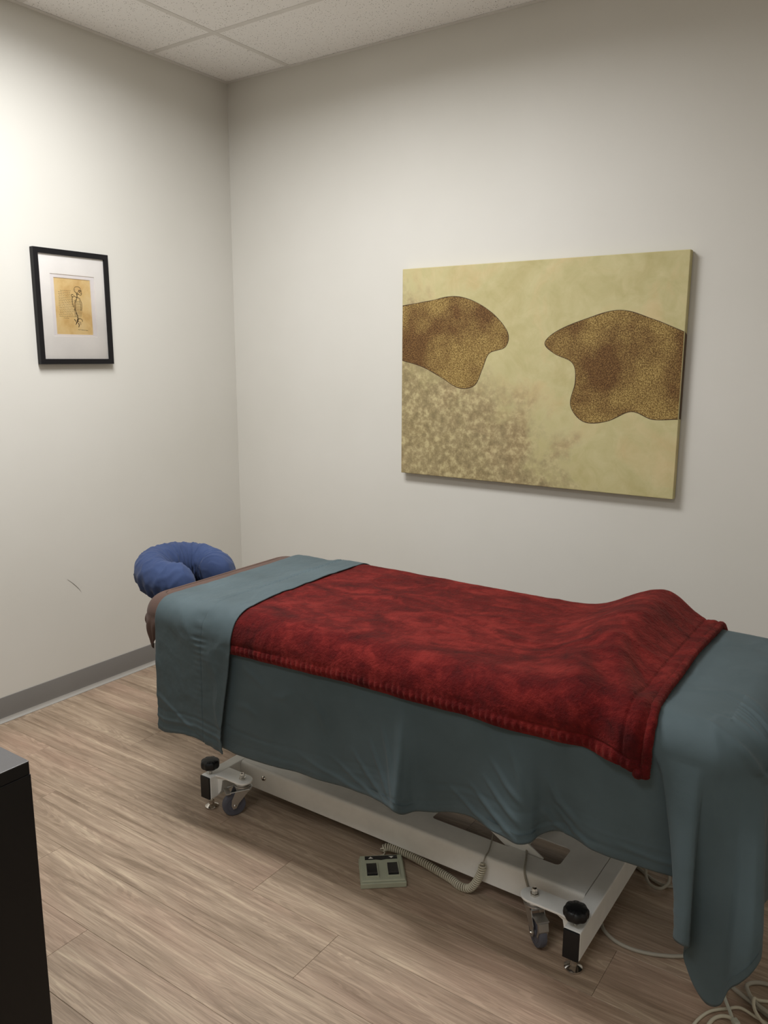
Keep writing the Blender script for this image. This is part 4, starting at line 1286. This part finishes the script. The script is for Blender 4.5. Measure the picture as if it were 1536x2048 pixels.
# black label strip, wider in the middle, with up and down triangles
bm = nb(); pts = [(-0.047, 0.036), (-0.015, 0.036), (0.0, 0.033), (0.015, 0.036), (0.047, 0.036), (0.047, 0.052), (-0.047, 0.052)]
a = [bm.verts.new((x, y, pz(y)+.0001)) for x, y in pts]; b = [bm.verts.new((x, y, pz(y)+.0007)) for x, y in pts]
bm.faces.new(b)
for i in range(len(a)): bm.faces.new((a[i], a[(i+1) % len(a)], b[(i+1) % len(b)], b[i]))
lb = obj('label_strip', bm, M_SWITCH, Fp)
for sx, sgn in ((-0.030, 1), (0.030, -1)):
    bm = nb(); cy = .0437
    pts = [(sx-0.0075, cy-0.0035*sgn), (sx+0.0075, cy-0.0035*sgn), (sx, cy+0.0045*sgn)]
    vs = [bm.verts.new((x, y, pz(y)+.0010)) for x, y in pts]; f = bm.faces.new(vs); f.normal_update()
    if f.normal.z < 0: f.normal_flip()
    obj('printed_arrow', bm, M_PRINTW, lb)
# coiled cord (world coordinates -> local to the pedal)
MI = (Matrix.Translation(PC) @ Matrix.Rotation(pa, 4, 'Z')).inverted()
lead = catmull([(1.782, -1.263, .012), (1.772, -1.246, .010), (1.776, -1.236, .009), (1.772, -1.222, .010)], 10)
path = catmull([(1.770, -1.226, .013), (1.768, -1.220, .019), (1.778, -1.217, .026), (1.800, -1.214, .028), (1.835, -1.212, .027), (1.875, -1.212, .024), (1.915, -1.214, .020), (1.958, -1.217, .0150),
                (2.000, -1.2235, .013), (2.035, -1.235, .013), (2.062, -1.2355, .018), (2.078, -1.2345, .035), (2.090, -1.2325, .060), (2.098, -1.2315, .085), (2.101, -1.229, .106)], 14)
L_ = [0.0]
for a, b in zip(path[:-1], path[1:]): L_.append(L_[-1]+(b-a).length)
tot = L_[-1]
def at(s):
    import bisect
    i = min(len(path)-2, max(0, bisect.bisect_right(L_, s)-1)); t_ = (s-L_[i])/max(1e-9, L_[i+1]-L_[i]); return path[i].lerp(path[i+1], t_), (path[i+1]-path[i]).normalized()
pitch = 0.0068; turns = tot/pitch; hp = []
nst = int(turns*14)
nprev = Vector((0, 0, 1))
for k in range(nst+1):
    s = tot*k/nst; p, tdir = at(s); nprev = (nprev-tdir*nprev.dot(tdir)).normalized(); bn = tdir.cross(nprev)
    an = 2*PI*s/pitch; rad = 0.0094*min(1, s/0.006+.2)*min(1, (tot-s)/.006+.2)
    hp.append(p+nprev*math.cos(an)*rad+bn*math.sin(an)*rad)
bm = nb(); tube(bm, [MI @ p for p in hp], 0.0024, 6)
cc_ = obj('coiled_cord', bm, M_CORD, Fp, smooth=True)
bm = nb(); tube(bm, [MI @ p for p in lead], 0.0024, 8); obj('cord_lead', bm, M_CORD, Fp, smooth=True)
wire = catmull([(2.101, -1.229, .106), (2.103, -1.219, .1225), (2.098, -1.190, .1225), (2.085, -1.150, .121), (2.075, -1.120, .125), (2.070, -1.09, .15)], 8)
bm = nb(); tube(bm, [MI @ p for p in wire], 0.0021, 8); obj('cord_lead', bm, M_CORDG, Fp, smooth=True)

# ------------------------------------------------------------------ cables
def cable(name, pts, r, mat, label, cat='cable', per=12, n=10, parent=None):
    bm = nb(); tube(bm, catmull(pts, per), r, n)
    o = obj(name, bm, mat, parent, smooth=True)
    if parent is None: tag(o, label, cat)
    return o
cable('table_cable', [(2.240, -1.2195, .045), (2.228, -1.2185, .085), (2.220, -1.2175, .108), (2.212, -1.205, .1215), (2.198, -1.165, .1215), (2.183, -1.128, .122), (2.172, -1.10, .15), (2.180, -1.06, .19), (2.23, -1.03, .185), (2.30, -1.01, .15), (2.35, -.99, .123)], .0030, M_CORDG,
      'thin grey cable looped over the near rail of the massage table base')
cable('power_cord', [(2.36, -1.07, .0055), (2.40, -1.135, .0055), (2.425, -1.170, .0055), (2.470, -1.192, .0055), (2.530, -1.188, .0055), (2.600, -1.155, .0055), (2.66, -1.10, .0055), (2.74, -1.02, .0055)], .0048, M_CORDG,
      'beige power cord curving over the floor beside the near foot-end leg of the table')
cable('power_cord', [(2.33, -.845, .0045), (2.408, -.856, .0045), (2.450, -.880, .0045), (2.490, -.895, .0045), (2.520, -.885, .0045), (2.545, -.850, .0045), (2.575, -.78, .0045), (2.60, -.70, .0045)], .0044, M_CORDG,
      'flat-lying beige cord behind the foot-end cross beam, running under the sheet')
cable('power_cord', [(2.43, -.84, .14), (2.435, -.855, .06), (2.445, -.890, .016), (2.467, -.925, .0135), (2.495, -.928, .0135), (2.508, -.895, .0140), (2.500, -.855, .0140), (2.48, -.80, .0135)], .0044, M_CORDG,
      'looped beige cord hanging down to the floor under the sheet corner')
# tied bundle at the near foot corner
cable('cord_loop', [(2.689, -1.380, .004), (2.688, -1.345, .004), (2.698, -1.307, .004), (2.713, -1.279, .004), (2.740, -1.253, .004), (2.764, -1.240, .0085), (2.795, -1.241, .004), (2.830, -1.252, .004), (2.88, -1.29, .004), (2.90, -1.36, .004), (2.86, -1.43, .004), (2.78, -1.45, .004), (2.72, -1.43, .004), (2.689, -1.385, .004)], .0035, M_CORD,
      'cream cord coiled in a wide loop and tied, on the floor below the sheet corner', 'cable')
b_ = bpy.data.objects['cord_loop']
cable('cord_strand', [(2.714, -1.345, .004), (2.716, -1.320, .004), (2.722, -1.300, .005), (2.735, -1.287, .008), (2.752, -1.286, .012), (2.766, -1.296, .012)], .0042, M_CORD, '', parent=b_)
bm = nb(); tube(bm, catmull([(2.768, -1.300, .012), (2.756, -1.285, .013), (2.748, -1.270, .014), (2.738, -1.250, .0125), (2.727, -1.228, .012), (2.722, -1.212, .018)], 8), .0042, 8, flat=0.35)
obj('twist_tie', bm, M_TIE, b_, smooth=True)
bm = nb(); box(bm, -0.009, 0.009, -0.007, 0.007, -0.006, 0.006, Matrix.Translation((2.765, -1.294, .013)) @ Matrix.Rotation(-.8, 4, 'Z')); obj('tie_knot', bm, M_TIE, b_, bevel=.003)
cable('extension_cord', [(2.70, -1.125, .0055), (2.732, -1.176, .0055), (2.754, -1.191, .0055), (2.784, -1.206, .0060), (2.819, -1.224, .0060), (2.88, -1.25, .0055), (2.96, -1.27, .0055)], .0052, M_CORDG,
      'straight grey cord running out from under the sheet corner past the tied loop')
cable('extension_cord', [(2.90, -1.13, .005), (2.85, -1.125, .005), (2.804, -1.124, .005), (2.778, -1.134, .005), (2.764, -1.156, .008), (2.768, -1.181, .0155), (2.783, -1.206, .0165), (2.805, -1.222, .0165), (2.85, -1.238, .0165), (2.92, -1.25, .0105)], .0048, M_CORDG,
      'grey cord bent in a narrow loop just right of the hanging sheet corner')
cable('extension_cord', [(2.92, -1.185, .004), (2.86, -1.175, .004), (2.820, -1.176, .004), (2.795, -1.192, .008), (2.787, -1.214, .0245), (2.795, -1.238, .0155), (2.825, -1.262, .009), (2.90, -1.30, .012)], .0038, M_CORD,
      'cream cord curling over the other cords at the edge of the floor')

# ------------------------------------------------------------------ cabinet at lower left
cx1, cy1, ch = 1.672, -2.241, 0.72
G = thing('storage_cabinet', 'black cabinet with a grey satin top, cut off by the lower left picture edge', 'cabinet', (1.272, -2.541, 0))
def gb(name, x0, x1, y0, y1, z0, z1, mat, bev=.0012, par=G):
    bm = nb(); box(bm, x0-1.272, x1-1.272, y0+2.541, y1+2.541, z0, z1); return obj(name, bm, mat, par, bevel=bev)
cy0, cx0 = -2.78, 0.95
gb('cabinet_top', cx0-.001, cx1-.001, cy0-.001, cy1-.001, ch-0.024, ch, M_CAB, .0012)
gb('top_surface', cx0, cx1-.0008, cy0, cy1-.0008, ch+0.0001, ch+0.0022, M_CABTOP, .0008)
gb('side_panel', cx1-.018, cx1, cy0, cy1, 0, ch-.0245, M_CAB)
gb('side_panel', cx0, cx0+.018, cy0, cy1, 0, ch-.0245, M_CAB)
gb('back_panel', cx0+.018, cx1-.018, cy1-.008, cy1-.001, 0.05, ch-.0245, M_CAB)
gb('bottom_panel', cx0+.018, cx1-.018, cy0+.02, cy1-.009, 0.05, 0.068, M_CAB)
gb('shelf', cx0+.019, cx1-.019, cy0+.03, cy1-.009, 0.36, 0.378, M_CAB)
gb('plinth', cx0+.018, cx1-.018, cy0+.03, cy0+.045, 0.0, 0.05, M_CAB)
for a, b, hx in ((cx0+.019, (cx0+cx1)/2-.001, 1), ((cx0+cx1)/2+.001, cx1-.019, -1)):
    d = gb('cabinet_door', a, b, cy0, cy0+.018, .052, ch-.026, M_CAB)
    kx = (b-.04 if hx > 0 else a+.04)
    bm = nb(); tube(bm, [(kx-1.272, cy0+2.541, .42), (kx-1.272, cy0+2.541-.022, .425), (kx-1.272, cy0+2.541-.022, .515), (kx-1.272, cy0+2.541, .52)], .0045, 10); obj('handle', bm, M_ZINC, d, smooth=True, angle=.8)
